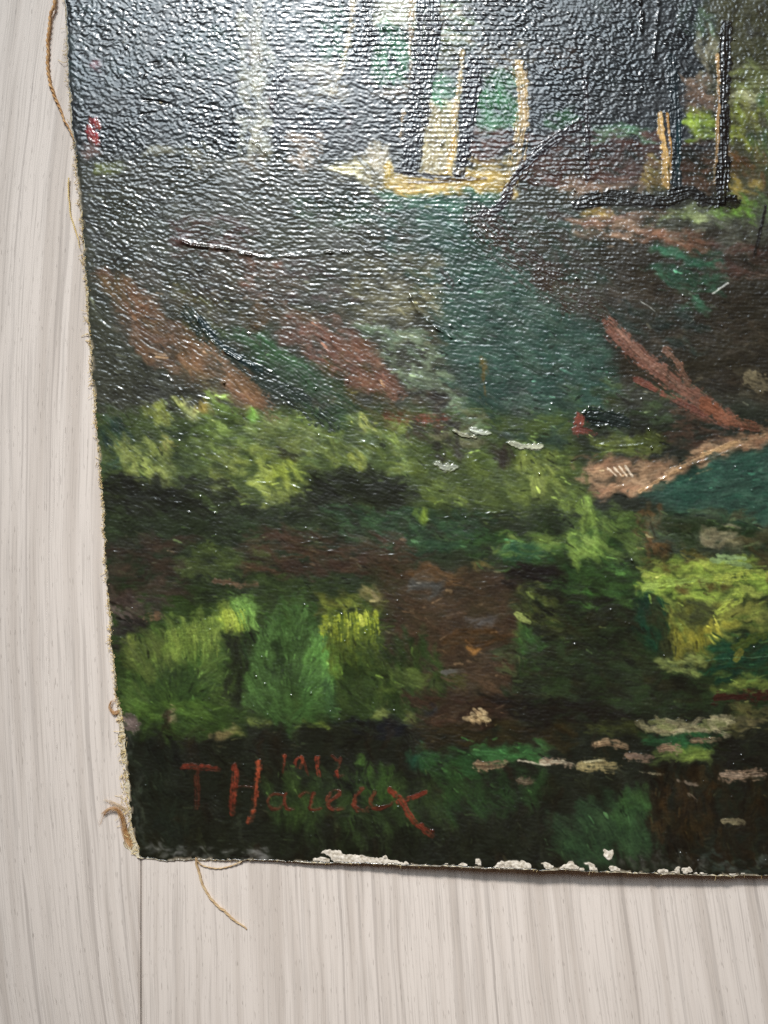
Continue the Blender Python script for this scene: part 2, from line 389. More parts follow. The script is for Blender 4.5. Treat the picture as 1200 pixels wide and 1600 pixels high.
    F('520,400 690,400 690,540 560,520', '625e46 56543e 6c684e 4a4a3c', 8, 120, 34, 9)
    F('555,505 660,515 730,620 760,690 690,650 600,570', '6a7a64 5a6c54 78886e 4e6050', 28, 90, 30, 8)
    F('480,560 560,560 640,640 660,700 540,660', '4a4220 5a4e28 3c381c 443c20', 40, 80, 26, 9)
    Q('492,556 545,582 610,612', 30, '684a3e'); Q('560,596 625,618', 26, '70503f'); Q('605,650 690,660', 18, '5c3a24', dry=.6)
    F('640,610 700,620 700,700 640,690', '34302a 2a2824 403428', 20, 40, 26, 8)
    F(box(680, 640, 770, 700), '5a5a3c 4c5038 666444', 15, 30, 28, 8)
    Q('655,655 700,652', 12, '74402f'); Q('752,560 760,630', 14, '6a5428', dry=.6, op=.6)
    F('150,430 210,440 300,520 420,610 440,660 360,640 250,580 190,520', '6b4c38 5a4632 7a5a40 54482f', 40, 60, 40, 16, op=.5)
    F('330,500 420,520 520,590 580,660 520,670 420,600', '2e4a32 28402e 365438 2a382c', 38, 60, 40, 14, op=.55)
    F('440,490 560,520 640,620 560,600', '6a4436 5c3e32 74503e 584030', 38, 46, 40, 14, op=.55)
    F('200,420 420,410 560,500 420,520 300,500', '3c3a32 454238 35352e 4a4034', 30, 80, 40, 14, op=.5)
    with part('painted_bank_stroke', 'long dark green diagonal stroke'):
        K('296,486 335,536 396,580 470,622 520,668', 40, '232f2b', h=.4, dry=.7, soft=1., op=.8); K('312,498 352,545 410,578', 12, '1c2c2e', h=.6, dry=.3, soft=.7)
        K('398,596 450,624 498,662', 30, '262f29', h=.4, soft=1., dry=.7)
    Q('372,520 425,556 482,592 548,640', 30, '2c4632', op=.7); Q('405,525 450,556 492,590', 14, '33563a', op=.6)
    Q('318,535 362,580 428,634', 20, '6e543c'); Q('350,590 400,628 440,655', 20, '74583c')
    Q('690,425 705,445', 26, '33302c', dry=.6)
    with part('painted_bank_stroke', 'broad dark brown diagonal stroke'):
        K('742,338 775,372 830,425 885,466 945,503', 60, '35281f', h=.4, dry=.6, soft=1.1, op=.8)
        K('765,345 820,395 900,440', 40, '382a24', h=.4, dry=.7, soft=1.1, op=.8)
    F('770,340 930,330 960,480 880,460', '33302a 2c3c36 3a2e28 263832', 14, 90, 34, 8)
    F('905,328 1045,330 1045,372 905,368', '8a6c56 7a5c4a 957860 6a4c40', 2, 50, 44, 7)
    F(box(918, 326, 955, 338), 'a08840', 2, 8, 30, 7); F(box(1035, 322, 1118, 345), '8a9468 7a8858 6a7a4c', -4, 24, 32, 7)
    F('1040,340 1200,330 1200,400 1100,400 1040,372', '4a4c40 55564a 404438', 10, 60, 30, 9)
    F(box(1030, 362, 1110, 392), '6a4a38 785640 5a4032', 12, 24, 34, 8)
    F('930,380 1300,400 1300,640 1010,620 960,520', '2e2a22 37322a 28241c 322e24 3a3228', 12, 300, 34, 9)
    F('1012,378 1130,400 1120,455 1030,440', '2c5040 24463a 325a48', 14, 50, 34, 8)
    F(box(1055, 445, 1098, 490), '2f5c4a 28503e', 30, 14, 24, 8)
    F('1110,385 1300,380 1300,425 1120,432', '4a342c 553c34 402e26', 5, 50, 34, 8)
    F('930,470 1080,480 1100,560 980,520', '22302c 1e2a26 2a2c24', 20, 50, 30, 9)
    K('1197,322 1188,360 1180,398', 6, '14120e', h=.8, dry=.1)
    F('880,600 1060,600 1060,700 920,712', '34442c 3c4c30 2e3c2a 44482c', 12, 90, 30, 8)
    F('935,684 1045,676 1040,716 940,718', '55602a 4a5626 626c30', 6, 40, 30, 8)
    F('1040,636 1140,640 1120,704 1050,700', '4a3428 3c2a20 553c2e', 8, 46, 32, 7)
    with part('painted_branch', 'red-brown forked branch stroke'):
        K('950,506 1000,556 1058,602 1112,642 1152,664', 34, '6e4a3c', h=.5, dry=.3, taper=.8, soft=.6); K('962,512 1010,560 1070,606', 12, '7c5a4a', h=.4, soft=.9, dry=.6)
        K('1040,546 1058,566 1074,600', 13, '65493a', h=.7, dry=.3); K('994,594 1040,618 1104,652', 11, '6a4034', h=.7, dry=.35)
        K('1100,630 1140,656 1182,668', 22, '7a4a34', h=.8, dry=.3)
    with part('painted_shadow', 'small dark oval dab'):
        K('922,648 950,652 978,660', 30, '15221f', h=.9, dry=.05)
    with part('painted_flower', 'brick red dab beside the dark oval'):
        K('906,654 902,676', 20, '7a3c30', h=.6); K('904,672 930,678', 12, '70382c', dry=.5)
    # path and water
    F('906,722 1000,716 1050,722 1112,690 1240,664 1240,682 1124,710 1060,738 1008,766 950,776 908,748', 'a07a56 b08a64 8f6a4a 94694a', -14, 120, 36, 9, op=.9, h=.6)
    with part('painted_path', 'sandy path stroke above the water', ):
        K('1040,740 1100,712 1200,676', 9, 'b08a62', h=.5, dry=.6, soft=.8); K('1000,768 1040,744 1070,730', 7, 'b88c5c', h=.8); K('1096,712 1150,690', 9, 'b8905e', h=.8)
        for i in range(4): K([(950 + i*9, 732 - i), (962 + i*9, 744)], 4, 'e0c8a8', h=1.0, dry=.2)
    F('1012,772 1052,750 1122,714 1300,676 1300,830 1130,815 1060,795', '28463e 2e4e46 243e38 34544c', -10, 130, 44, 9)
    K('1172,590 1200,600', 30, '6a6048', dry=.5); F(box(1165, 575, 1240, 625), '5a5240 6a6048 4a4434', 20, 20, 30, 8)
    # --- shrubs in the middle
    F('150,630 330,640 340,745 165,745', '3c4c28 46582e 34422a 2e3c2c 4a5a34', 35, 120, 26, 9)
    F(box(155, 655, 200, 745), '2c4640 34504a 263c38', 45, 22, 24, 8)
    F('320,606 410,640 410,720 300,720', '6f8a42 5e783a 7c944c 566c36', 35, 80, 22, 8)
    F('180,690 222,684 266,704 270,752 242,764 190,748', '8a9a4a 7c8c40 98a656 828a40', 60, 60, 22, 9, h=.6)
    F('330,700 470,690 475,775 400,790 330,765', '7a8a3c 8a9a42 687634 94a44a', 30, 90, 22, 8)
    F(box(412, 705, 466, 762), '94a83c a0b048 86982e', 75, 30, 18, 7, h=.6)
    F('380,655 480,650 520,690 480,715 400,710', '66743a 5a6832 74824a 6a7c50', 20, 60, 26, 8)
    F('460,660 640,650 660,720 640,745 470,740', '6f8038 627432 7c8e44 587048', 40, 110, 24, 8)
    for x, y, rx, ry, c in [(262, 690, 11, 12, 'b0b05a a8a450'), (284, 622, 13, 8, 'b8bc74 a8b060'), (254, 652, 10, 10, '98a04c 8a9240'), (250, 640, 10, 7, '8a9440'), (230, 645, 10, 8, '6a7438'),
                            (392, 646, 8, 10, '6fa842 7cb04c'), (300, 644, 12, 10, 'a0a868 8a945c'), (570, 668, 13, 10, 'b4b860 a4ac54'), (556, 718, 12, 14, '98a03c 8a9434'), (625, 690, 14, 16, '7c9440 88a04a'), (318, 640, 8, 8, '8a7a3a')]:
        F(ell(x, y, rx, ry), c, 60, 9, 16, 7, h=.7)
    F('165,748 335,742 400,790 640,760 640,810 165,812', '1c2018 22281c 181c16 262c20', 15, 150, 34, 9)
    F('470,735 600,735 660,780 640,815 540,810', '1e2418 181e14 252c1c', 25, 80, 28, 9)
    F('160,748 262,752 300,775 290,805 165,806', '171b15 1c211a 14170f', 12, 60, 34, 11, op=.8); F('475,742 560,735 640,752 640,800 500,798', '191e15 1d2418 151a10', 15, 70, 34, 11, op=.75)
    F(box(440, 700, 472, 716), '2a2c18 22241a', 5, 8, 20, 7)
    F('640,690 800,720 900,700 920,800 660,800', '4f6028 5a6c2e 445424 3a4a24', 25, 170, 26, 9)
    F('805,712 870,706 880,770 810,760', '7a8a3c 88984a 6c7e36', 75, 44, 22, 8, h=.6)
    F('640,770 900,780 900,815 640,815', '33421f 2a3a1e 3c4c24', 8, 70, 30, 8)
    F(box(685, 655, 722, 725), '2c2824 34302a 24221e', 50, 26, 20, 8); F(box(775, 700, 802, 735), '241f18 2e2820', 80, 14, 18, 8)
    F(box(876, 770, 930, 850), '6f9040 5c7c34 7ea04a', 70, 34, 26, 9)
    for lab, p, w, c in [('grey-green raised dab low in the middle', '682,724 694,731 712,730', 13, '98a08c'), ('pale raised dab right of the middle', '797,693 818,697 848,697', 10, 'a8ac90'),
                         ('pale sliver of paint left of the dab', '737,671 752,676 766,678', 8, 'a0a898'), ('olive sliver under the pale sliver', '708,674 726,681 744,684', 7, '8a8a6c')]:
        with part('paint_dab', lab, 1.6):
            K(p, w, c, h=1.5, dry=0, op=1, soft=.5, br=.04)
    # --- dark middle band
    F('160,800 900,800 900,870 165,870', '1f2a1a 243420 1a2216 2c3a22 283226', 8, 260, 40, 9)
    F('560,800 760,800 760,860 620,860', '1f3a2c 264430 1c3226', 15, 70, 34, 9)
    F('500,790 640,800 680,850 560,850', '2c4a34 34563c 243c2c', 30, 40, 30, 8); F(ell(657, 807, 13, 9), '7a9a34 6a8a30', 60, 8, 14, 6)
    F('165,838 300,842 290,940 172,950', '2e241a 362a1e 281f18 32281e', 8, 110, 36, 8)
    F('285,860 420,862 420,905 290,905', '3a4a20 324020 445428', 12, 50, 30, 8); K('336,908 402,914', 13, '5e4832', dry=.6)
    F('390,828 650,838 650,902 400,900', '3a281c 44301f 302218 3e2c20', 8, 130, 44, 8)
    F('290,905 600,895 590,945 300,945', '24321a 2c3c1c 1e2a18', 10, 110, 32, 8)
    F('170,930 260,940 255,975 178,975', '3c302a 4a3c32 2e2620', 30, 36, 26, 8); K('226,966 252,962', 12, '6a5034', dry=.6)
    K('168,948 190,958 206,970', 12, '574a40', dry=.7)
    F('178,965 235,970 225,1015 180,1015', '221e1a 2c2622 1c1a16', 30, 30, 24, 8)
    # brown earth
    F('600,905 680,885 800,905 822,960 800,1010 812,1080 790,1130 680,1130 655,1080 690,1030 620,1000', '33261a 3c2c1c 2e2216 40301f 38281a 44301e', 10, 260, 36, 10)
    F('590,1000 660,985 690,1060 660,1130 600,1120', '22341a 2a3c1e 1c2c14', 70, 60, 30, 10, op=.7); F('800,930 850,930 840,1080 790,1100 812,1000', '22301a 2c3c1e 1e2614', 70, 60, 30, 10, op=.65); F('560,880 640,870 660,930 590,950', '33281a 2c2c18 3a2a1a', 20, 40, 34, 10, op=.65)
    F(box(655, 888, 720, 920), '4e361c 563c20', 6, 20, 34, 8); F(box(640, 905, 690, 930), '40403a 383630', 4, 12, 30, 8)
    F(ell(755, 973, 24, 8), '5a5450 4c4844', 2, 12, 24, 7); F(box(700, 985, 790, 1008), '40280f 38240f', 2, 20, 40, 8)
    F(ell(745, 1012, 9, 6), '9a6428 7e5424', 10, 5, 14, 6); F(box(775, 1010, 815, 1045), '3a4424 303a22', 5, 14, 28, 7)
    K('690,1052 726,1048', 9, '4c4a42', dry=.5); F(box(655, 1055, 720, 1080), '3e3c18 34340f', 4, 16, 34, 7)
    # right-hand greens
    F('730,835 960,835 1000,900 980,960 760,900', '25441f 2c4e26 1f3a20 34582a', 8, 170, 34, 8)
    F('790,835 880,838 870,870 780,865', '5a7434 688440 4c662e', 6, 34, 30, 8); F('890,838 945,836 950,875 900,880', '7aa048 88ac58 6a9040', 40, 36, 24, 8, h=.6)
    F(ell(752, 880, 14, 10), '6a5c2c 5a5426', 60, 8, 16, 7); F(box(790, 850, 850, 885), '204834 1a3e30', 4, 20, 36, 8)
    F('780,888 875,886 870,925 790,922', '120f0c 1a1410 0e0c0a', 5, 44, 34, 8)
    F('815,925 880,925 880,1000 805,985', '4a5420 566028 3e4a20', 40, 40, 26, 8); K('806,960 828,972', 10, '8a9a50', dry=.5)
    F('805,980 850,980 850,1050 815,1050', '284a24 22401f', 70, 26, 24, 8); F(box(900, 920, 940, 960), '2f6024 3a6c2a', 40, 14, 26, 8)
    F('850,925 1010,935 1110,1060 1110,1125 800,1130 820,1050', '14160e 1a1e12 1c2414 10120c 20200f', 12, 300, 34, 9)
    F('985,795 1040,800 1035,880 990,860', '5a4020 664a28 4c3a1c', 75, 36, 26, 8); F('1015,800 1300,800 1300,870 1030,872', '3a4a38 445038 323e34 48462c', 6, 110, 36, 9)
    F('930,795 990,800 1000,870 950,870', '4a6430 3e5a2c 567038', 40, 50, 28, 8)
    F('1088,832 1150,822 1172,846 1150,862 1110,852', '8a8058 7c744c 988c64', 6, 26, 28, 8); F(box(1160, 835, 1300, 885), '3a3418 44401f 2e2c18', 8, 40, 32, 8)
    F('1010,870 1110,868 1110,885 1010,890', '5a5420 6a5c24', 6, 20, 30, 8)
    F('1000,905 1022,890 1052,872 1100,880 1150,878 1300,894 1300,914 1162,930 1150,952 1130,942 1060,930 1008,930', '86a640 94b046 7a9a3c a6b84c 6c903a', 4, 150, 40, 8, op=.9, h=.5)
    F('1040,935 1160,940 1200,960 1200,985 1120,1000 1060,1000 1040,960', '647830 76883a 566a2a 828e38', 20, 90, 32, 10, op=.6)
    with part('painted_meadow', 'bright yellow-green sunlit strokes'):
        K('1008,918 1060,910 1110,905', 18, '8cac50', h=.4, soft=.9, dry=.7); K('1120,905 1200,900', 22, 'a4b644', h=.4, soft=.9, dry=.7); K('1120,958 1160,930', 18, '98ac40', h=.4, soft=.9, dry=.7)
    K('1112,874 1150,880 1172,886', 9, '7a9a68'); K('1120,868 1165,874', 6, '86a878')
    for x, y, rx, ry in [(1068, 916, 8, 8), (1108, 911, 12, 10), (1138, 918, 14, 9), (1042, 890, 8, 12), (1198, 900, 5, 7)]:
        F(ell(x, y, rx, ry), '5a4a18 4e4016 665420', 30, 9, 12, 6)
    F('1046,945 1140,950 1135,1000 1110,1035 1045,1035', '55581a 4a4c18 626018 5c5a20', 70, 80, 26, 8)
    F(ell(1092, 962, 30, 22), '34381c 2c3220 3c4020', 15, 26, 24, 8); F('1110,975 1150,965 1140,995 1112,1000', 'a09828 b0a42c 8c8824', 30, 16, 20, 8)
    F('1050,985 1110,992 1105,1025 1050,1025', '7a7418 6a6618 847c20', 80, 26, 22, 7); F('1130,930 1300,930 1300,990 1150,985', '6a6c28 5c5c28 7a7c2c 4c4824', -20, 50, 34, 9)
    F('998,930 1042,935 1040,1020 1000,1010', '0f2f22 123628 0c261a', 75, 34, 26, 9); F('1026,945 1046,950 1042,1020 1030,1020', '2c3018', 80, 12, 30, 8)
    F('1105,1000 1300,985 1300,1062 1110,1062', '0d3a2a 10402e 0b3026 14402c', -8, 70, 36, 9); K('1150,1012 1200,985', 16, '3a4a18', dry=.5); K('1150,1030 1158,1018', 12, '6a6c20', dry=.4)
    F('1028,1030 1102,1026 1100,1052 1050,1054', '8a9a50 7a8a44 6a7438', 10, 26, 20, 6, op=.8, dry=.6, h=.6)
    F('1118,1056 1300,1058 1300,1080 1130,1080', '6f8030 5c6c2a 7c8a38', 4, 28, 42, 8, h=.6)
    with part('painted_shadow', 'dark red stroke at the right'):
        K('1118,1090 1160,1088 1260,1092', 24, '32140e', h=.3, dry=.5, soft=.8, op=.85)
    # --- near shrubs
    F(ell(274, 1070, 88, 92, 16), '2f4a20 38561f 284020 34501c 3c5a28', 75, 170, 30, 9)
    F('196,1000 250,1005 240,1055 200,1045', '6a7a2c 5c6e28 768436', 60, 30, 24, 8); F('240,1030 330,1020 330,1100 250,1100', '2a4a22 24421f 325426', 60, 60, 28, 9)
    # rounded left shrub: light crown, darker body
    fan(275, 1120, 92, 150, -178, -8, 70, '364e24 3e5828 2e4820 465e2c', '2a4220 30481f 263c1c')
    F('196,1000 262,985 300,1020 240,1060 200,1050', '4c6028 586a30 425626 627034', 60, 50, 26, 11, op=.6)
    F('258,985 300,962 338,952 344,1005 300,1030 262,1022', '68843a 5c7832 769040 506c2e', 78, 60, 30, 9, op=.75)
    with part('painted_leaves', 'upright yellow-green bristle strokes'):
        for i in range(9):
            x = 264 + i * 8; K([(x, 986 - i*2.6 + prng.normal(0, 2)), (x + 4, 1000 - i), (x + 9, 1022 + prng.normal(0, 6))], prng.uniform(12, 18), ['748f3c', '7c9640', '688438', '5c7834'][i % 4], op=.65, h=.4, dry=.8, soft=.9)
    F('344,952 385,948 386,990 350,994', '7c9a38 6e8c34 8aa440', 78, 30, 26, 9, op=.85)
    with part('painted_leaves', 'bright lime square of bristle strokes'):
        for i in range(5): K([(348 + i*7, 957 - i + prng.normal(0, 2)), (354 + i*7, 986 + prng.normal(0, 4))], prng.uniform(12, 16), ['98b03c', '8ca438', 'a0b644'][i % 3], op=.7, h=.5, dry=.6, soft=.8)
    F('356,936 390,930 400,960 398,990 385,985', '5c8a40 6a984a 527c38', 75, 30, 28, 8, op=.8)
    with part('painted_leaves', 'green leaf strokes above the lime square'):
        for i in range(4): K([(362 + i*8, 938 + abs(i-1)*3), (373 + i*7, 958), (382 + i*5, 982 + prng.normal(0, 5))], prng.uniform(10, 14), ['5f8c40', '6a984a', '527e38'][i % 3], op=.8, h=.4, dry=.8, soft=.9)
    F('350,985 400,985 400,1110 360,1130', '1c2416 242c1a 181e12', 85, 60, 34, 9); F('378,985 420,990 410,1060 380,1060', '26401f 1f361c', 60, 26, 26, 8)
    F(ell(460, 1045, 68, 104, 16), '33582a 2c4e26 3c6432 284620', 65, 170, 34, 9)
    fan(452, 1130, 78, 178, -172, -10, 90, '385a2e 406434 32522a 2e4a26', '2e4c26 2a4422 34542a 263c1e')
    fan(452, 1130, 76, 168, -62, -14, 22, '467436 4c7c3a 3e6a30', '345a2c')
    F(ell(430, 1032, 20, 24), '24381c 1e301a', 70, 18, 24, 8); F('500,1000 528,1010 528,1075 508,1070', '4f8a3c 5a9648 447a34', 70, 26, 24, 8, h=.6)
    F('505,1075 526,1080 520,1130 508,1125', '28482c 223e26', 85, 8, 26, 10, op=.5)
    F('498,930 600,925 600,960 500,958', '4a4c1c 565820 3c4018', 10, 40, 24, 8); F('506,935 560,932 556,952 510,952', '6c7828 5e6a24', 60, 22, 16, 7); F(ell(578, 930, 16, 8), '9a8a4c 86784a', 30, 10, 16, 7)
    K('520,957 565,953', 12, '141c12', dry=.7, op=.6, soft=1.)
    F('504,972 556,956 594,964 584,1000 532,1014', '5c7024 687a28 4c6020 445a1e', 84, 45, 34, 9, op=.6)
    with part('painted_leaves', 'lime grass blades against the dark gap'):
        for i in range(13):
            x = 500 + i*7.2; K([(x, 968 - 14*abs(math.sin(i*1.7)) + (10 if i < 4 else 0)), (x + 3, 985), (x + 4, 1000 + prng.normal(0, 9))], prng.uniform(8, 13), ['a4b42c', '8c9c22', 'b8c63c', '7a8a20'][i % 4], op=.7, h=.35, dry=1.1, soft=1.)
        K('562,962 566,976', 9, 'b0bc44', h=.4, soft=.8)
    F('510,995 600,992 600,1050 520,1050', '4a5c1a 3c4c18 546420', 85, 50, 34, 8, dry=.6); F('520,1035 690,1010 690,1115 530,1115', '1f3014 25381a 1a2810 2c3e1a', 70, 130, 30, 9)
    F('595,1060 660,1050 660,1085 600,1085', '3a4c20 445626', 10, 20, 28, 8)
    F('190,1100 380,1100 380,1155 195,1155', '2a401a 223616 345020', 10, 60, 32, 9); F('200,1100 340,1098 330,1118 210,1120', '3a5a22 446428', 4, 26, 30, 8)
    with part('painted_stone', 'pinkish grey stone at the canvas edge'):
        F(ell(205, 1130, 11, 11), '6a5a50 74645a 5c4e46', 40, 14, 16, 8, op=.95, h=.7)
    for x, y, rx, ry, c in [(640, 1121, 10, 10, '7a8a40 6a7c36'), (602, 1114, 14, 6, '6a7838 5c6a34'), (485, 1137, 26, 8, '6a8030 5a7028'), (408, 1130, 14, 8, '5a6a30'), (362, 1142, 14, 8, '6a6a30 7c7444'), (268, 1118, 14, 5, '7a6a48'), (345, 1150, 18, 6, '6a5c34')]:
        F(ell(x, y, rx, ry), c, 15, 9, 14, 7, dry=.5, h=.6)
    F('530,1122 640,1125 640,1152 560,1152', '0c1014 12161a 0a0c10', 6, 26, 34, 8)
    F('640,1085 800,1085 800,1135 660,1135', '2c1c10 38241a 241810', 4, 50, 34, 8); F(ell(668, 1104, 10, 8), '1a1c20 3a3c40', 40, 6, 12, 6)
    F('765,1092 860,1090 1000,1120 990,1138 780,1132', '0e0a08 14100a 0c0c08', 4, 70, 36, 8)
    with part('painted_stone', 'sandy crumbled dab over dark spots'):
        F('730,1112 752,1108 766,1118 760,1128 728,1128', 'b09060 c0a470 94784a', 10, 16, 14, 6, op=.9, h=.8)
    for x in (733, 748, 757, 776): F(ell(x, 1131, 6, 3), '0c0a06', 5, 3, 10, 5)
    # --- dark foreground water and stones
    F('190,1146 1300,1125 1300,1385 215,1385', '171a10 1c2012 12140b 20241a 1a1a0e 1c160c', 84, 420, 50, 12, var=.25)
    F('190,1155 300,1160 290,1330 215,1330', '141c14 1a2218 101610', 80, 60, 40, 11)
    F('410,1215 700,1215 700,1310 420,1310', '283c1a 22341a 2c421c 1f2e18', 85, 110, 46, 17, op=.5); F('550,1205 620,1200 620,1250 560,1250', '2f5020 365a24', 85, 26, 30, 9)
    F('500,1200 600,1160 590,1240 540,1240', '10140e 0c100a', 70, 20, 30, 9); F(ell(664, 1185, 22, 16), '123a2c 16402e', 80, 14, 24, 9); F('660,1160 760,1168 750,1215 670,1215', '1f4420 1a3a22', 20, 40, 30, 9)
    F('640,1132 900,1132 900,1165 660,1170', '221a0a 1c180c 2a2410', 4, 70, 38, 9)
    F('740,1162 800,1170 860,1160 850,1190 750,1190', '2a5a30 34683a 224c28', 8, 44, 26, 9, h=.6); F('690,1200 850,1215 850,1262 700,1280', '1c3a1c 224220 1a321a', 60, 50, 40, 15, op=.5)
    F('440,1290 700,1300 860,1270 860,1350 440,1345', '12160e 161a10 0e120a', 85, 120, 36, 10)
    F('866,1290 1010,1245 1030,1320 950,1350 870,1345', '1e3824 243f28 1a3020 26402a', 60, 70, 46, 18, op=.5, jit=.08); F('960,1245 1020,1240 1015,1290 960,1285', '264626 2c4e28', 70, 14, 36, 14, op=.5)
    F('1010,1205 1300,1200 1300,1360 1020,1360', '14100a 1a140a 201608 120e08', 84, 170, 40, 11); F('1030,1210 1110,1210 1110,1310 1030,1300', '281a08 22180a 2e2210', 80, 44, 28, 9)
    F('1000,1142 1115,1146 1100,1168 1020,1168', '1f5030 26583a 1a4428', 6, 34, 34, 8); F('1028,1172 1110,1170 1100,1192 1040,1190', '5a7030 4c6228 667c38', 4, 26, 34, 8); F('930,1130 1000,1135 990,1150 930,1150', '2a3014 343a18', 4, 18, 30, 8)
    F('1105,1150 1300,1140 1300,1200 1110,1200', '0e0d09 14140e 181a10', 10, 50, 30, 9)
    with part('painted_stone', 'long pale bank of stones'):
        F('1000,1132 1020,1122 1060,1124 1130,1122 1140,1140 1080,1146 1010,1142', '867e56 928660 787048 6c703e', 3, 40, 30, 8, op=.85, h=.6)
    F('1140,1105 1300,1110 1300,1150 1150,1146', '5a5428 6a6030 40401c 7a6a40', 4, 40, 30, 7, dry=.6)
    for lab, p, w, c, c2 in [
        ('brown stone left of the pale bank', '932,1163 952,1160 978,1168', 13, '8a6c4a', '9a7c56'), ('mauve-brown stone below the brown one', '980,1182 996,1183 1018,1185', 13, '8f7054', '7e6450'),
        ('tan stone with a white top', '1032,1170 1046,1168 1064,1172', 13, '9a7a58', '8a6c4c'), ('thin tan sliver of stone', '1082,1157 1104,1156 1126,1156', 8, '8f7550', '7c6648'),
        ('olive-tan stone lying leftmost of the row', '906,1197 934,1198 964,1200', 19, 'a08c54', 'b09c60'), ('flat pinkish stone with white edge', '846,1191 874,1192 900,1196', 11, 'a88a6a', 'c0b08c'),
        ('sandy broken stone on the green', '742,1197 764,1198 788,1194', 14, 'a08058', '8c6c48'), ('pink-tan stone at the far right', '1128,1211 1156,1214 1194,1212', 17, 'a88464', 'b89878'),
        ('lone fish-shaped drab stone', '1130,1284 1144,1283 1160,1286', 12, '857852', '7a6c4a'), ('small drab stone below the sandy one', '810,1219 822,1222 832,1220', 10, '5c4e38', '6a5c44')]:
        with part('painted_stone', lab):
            K(p, w * 1.15, hexc(c) * .84, h=.6, dry=.55, op=.95, soft=.6, var=.2); q = pts(p); K([(a[0] + prng.normal(0, 2), a[1] - w*.12) for a in q], w * .6, hexc(c2) * .86, h=.6, dry=.9, soft=.8, var=.2)
    K('810,1189 860,1196', 4, 'a89c80', h=.4, soft=.8); K('1000,1205 1040,1212', 3, '8a7c5c', dry=.6); K('1060,1220 1090,1226', 6, '6a5a48', dry=.7); K('1075,1240 1088,1250', 7, '5a4a38', dry=.7)
    K('912,1190 950,1188', 4, 'a09468', h=.4, dry=.6)
    F('225,1318 420,1326 420,1344 225,1344', '5c5c56 6e6c66 4a4c46 8a8880', 2, 50, 14, 5, dry=.7); F('1090,1330 1300,1340 1300,1366 1090,1362', '34423c 2c3a34 4a5450', 10, 34, 20, 7, dry=.6)
    F('950,1330 1100,1338 1100,1362 950,1360', '44443c 35362e 57564c', 60, 34, 16, 6, dry=.7); F('196,1150 210,1150 232,1330 214,1330', '2c3228 3a4038 20261e', 84, 30, 24, 6, dry=.6)
    # --- lips of thick paint, cracks and scratches
    for q, w, hh in [('278,374 300,383 345,388 400,400 440,402 480,396 540,394 620,393', 2.6, 2.6), ('280,378 296,381 312,383', 4, 1.6), ('160,432 168,436 176,442', 4.5, 1.8), ('180,444 200,455 216,462', 2.2, 2.2), ('637,455 652,484 675,508 700,524 716,533', 2.4, 2.4),
                     ('304,494 330,532 362,556 398,574', 2.2, 2.2), ('233,566 256,576 272,584', 2, 1.8), ('240,580 262,590 284,612', 2, 1.6), ('296,612 316,620 332,626', 3, 1.6), ('212,778 245,781 284,786', 1.8, 1.6),
                     ('545,838 500,842 470,850', 1.8, 1.2), ('480,862 520,862 560,868', 1.8, .6), ('556,864 590,868 620,866', 1.8, .6), ('660,815 720,806 790,800', 1.8, 1.0), ('560,690 580,694 592,704', 2, 1.3), ('400,756 440,754 470,764', 1.8, 1.1),
                     ('232,98 275,98 320,105', 1.8, -2.2), ('180,155 225,156 268,163', 2.2, -3.0), ('196,176 225,178 252,174', 1.8, -1.8), ('300,0 306,20 312,40', 2.4, -2.2), ('284,60 290,100', 2, -1.6), ('1000,-4 1004,30 1000,60', 2.2, 2.0), ('1030,0 1026,50 1020,100', 2.4, 2.2),
                     ('940,133 985,131 1040,128', 2, -2.4), ('880,150 920,152', 2, -1.6), ('345,140 372,128 400,120', 1.8, -1.6), ('370,208 400,226 425,250', 2, 1.8), ('205,222 212,234 222,226', 2, -2.4), ('1000,770 1060,735 1120,713 1196,682', 2, 1.2), ('930,690 960,698 1010,694', 2, 1.4), ('950,648 925,646', 2.4, 1.8), ('955,664 930,668', 2.4, 1.4)]: ridge(q, w, hh * (.5 if hh > 0 else .32))
    K('1112,458 1126,450 1138,442', 2.4, 'c0c0b8', dry=0, h=.6); K('1001,470 1012,477 1022,485', 1.6, '8a8c86', dry=0); K('1077,505 1083,499', 1.8, 'a0a29a', dry=0); K('1150,880 1100,1006 1190,1018', 1., '2a3020', op=.2); K('1100,1032 1150,1028 1200,1026', 1.4, '4a7a64', op=.7, dry=.2)
    # --- signature
    red, hot, dim = '782816', '8e341a', '562414'
    L = [('T', ['285,1198 300,1196 318,1199 341,1203|11|a', '309,1198 307,1230 308,1263|9|d']), ('H', ['367,1199 366,1230 363,1271|12|a', '405,1191 402,1225 398,1255 391,1284|11|h', '371,1230 384,1230 397,1232|5|d']),
         ('a', ['444,1242 428,1241 419,1252 424,1264 436,1263 445,1252|6|d', '447,1240 444,1256 449,1265 458,1265|6|m']), ('r', ['468,1246 477,1239 492,1239|6|d', '491,1240 486,1256 485,1264 500,1262|7|m']),
         ('e', ['514,1253 524,1246 531,1237 520,1236 512,1248 513,1261 523,1266 536,1263|7|m']), ('u', ['567,1232 556,1244 552,1256 559,1265 572,1267 583,1258|9|m', '586,1236 580,1250 586,1263|7|m', '584,1263 598,1262 616,1252|7|m']),
         ('x', ['611,1235 627,1251 640,1273 655,1290 674,1305|12|a', '665,1238 644,1247 622,1253|9|a'])]
    D = [('1', ['444,1182 444,1194|9|h', '444,1194 443,1207|4|d']), ('9', ['466,1184 462,1192 465,1199|5|a', '472,1182 475,1190 471,1198|7|h', '477,1190 480,1211|5|d']), ('1', ['497,1183 498,1196|9|a', '496,1197 498,1213|7|a']),
         ('2', ['519,1181 528,1188 533,1184 530,1198 523,1210 537,1212|5|d', '526,1206 528,1214|7|a'])]
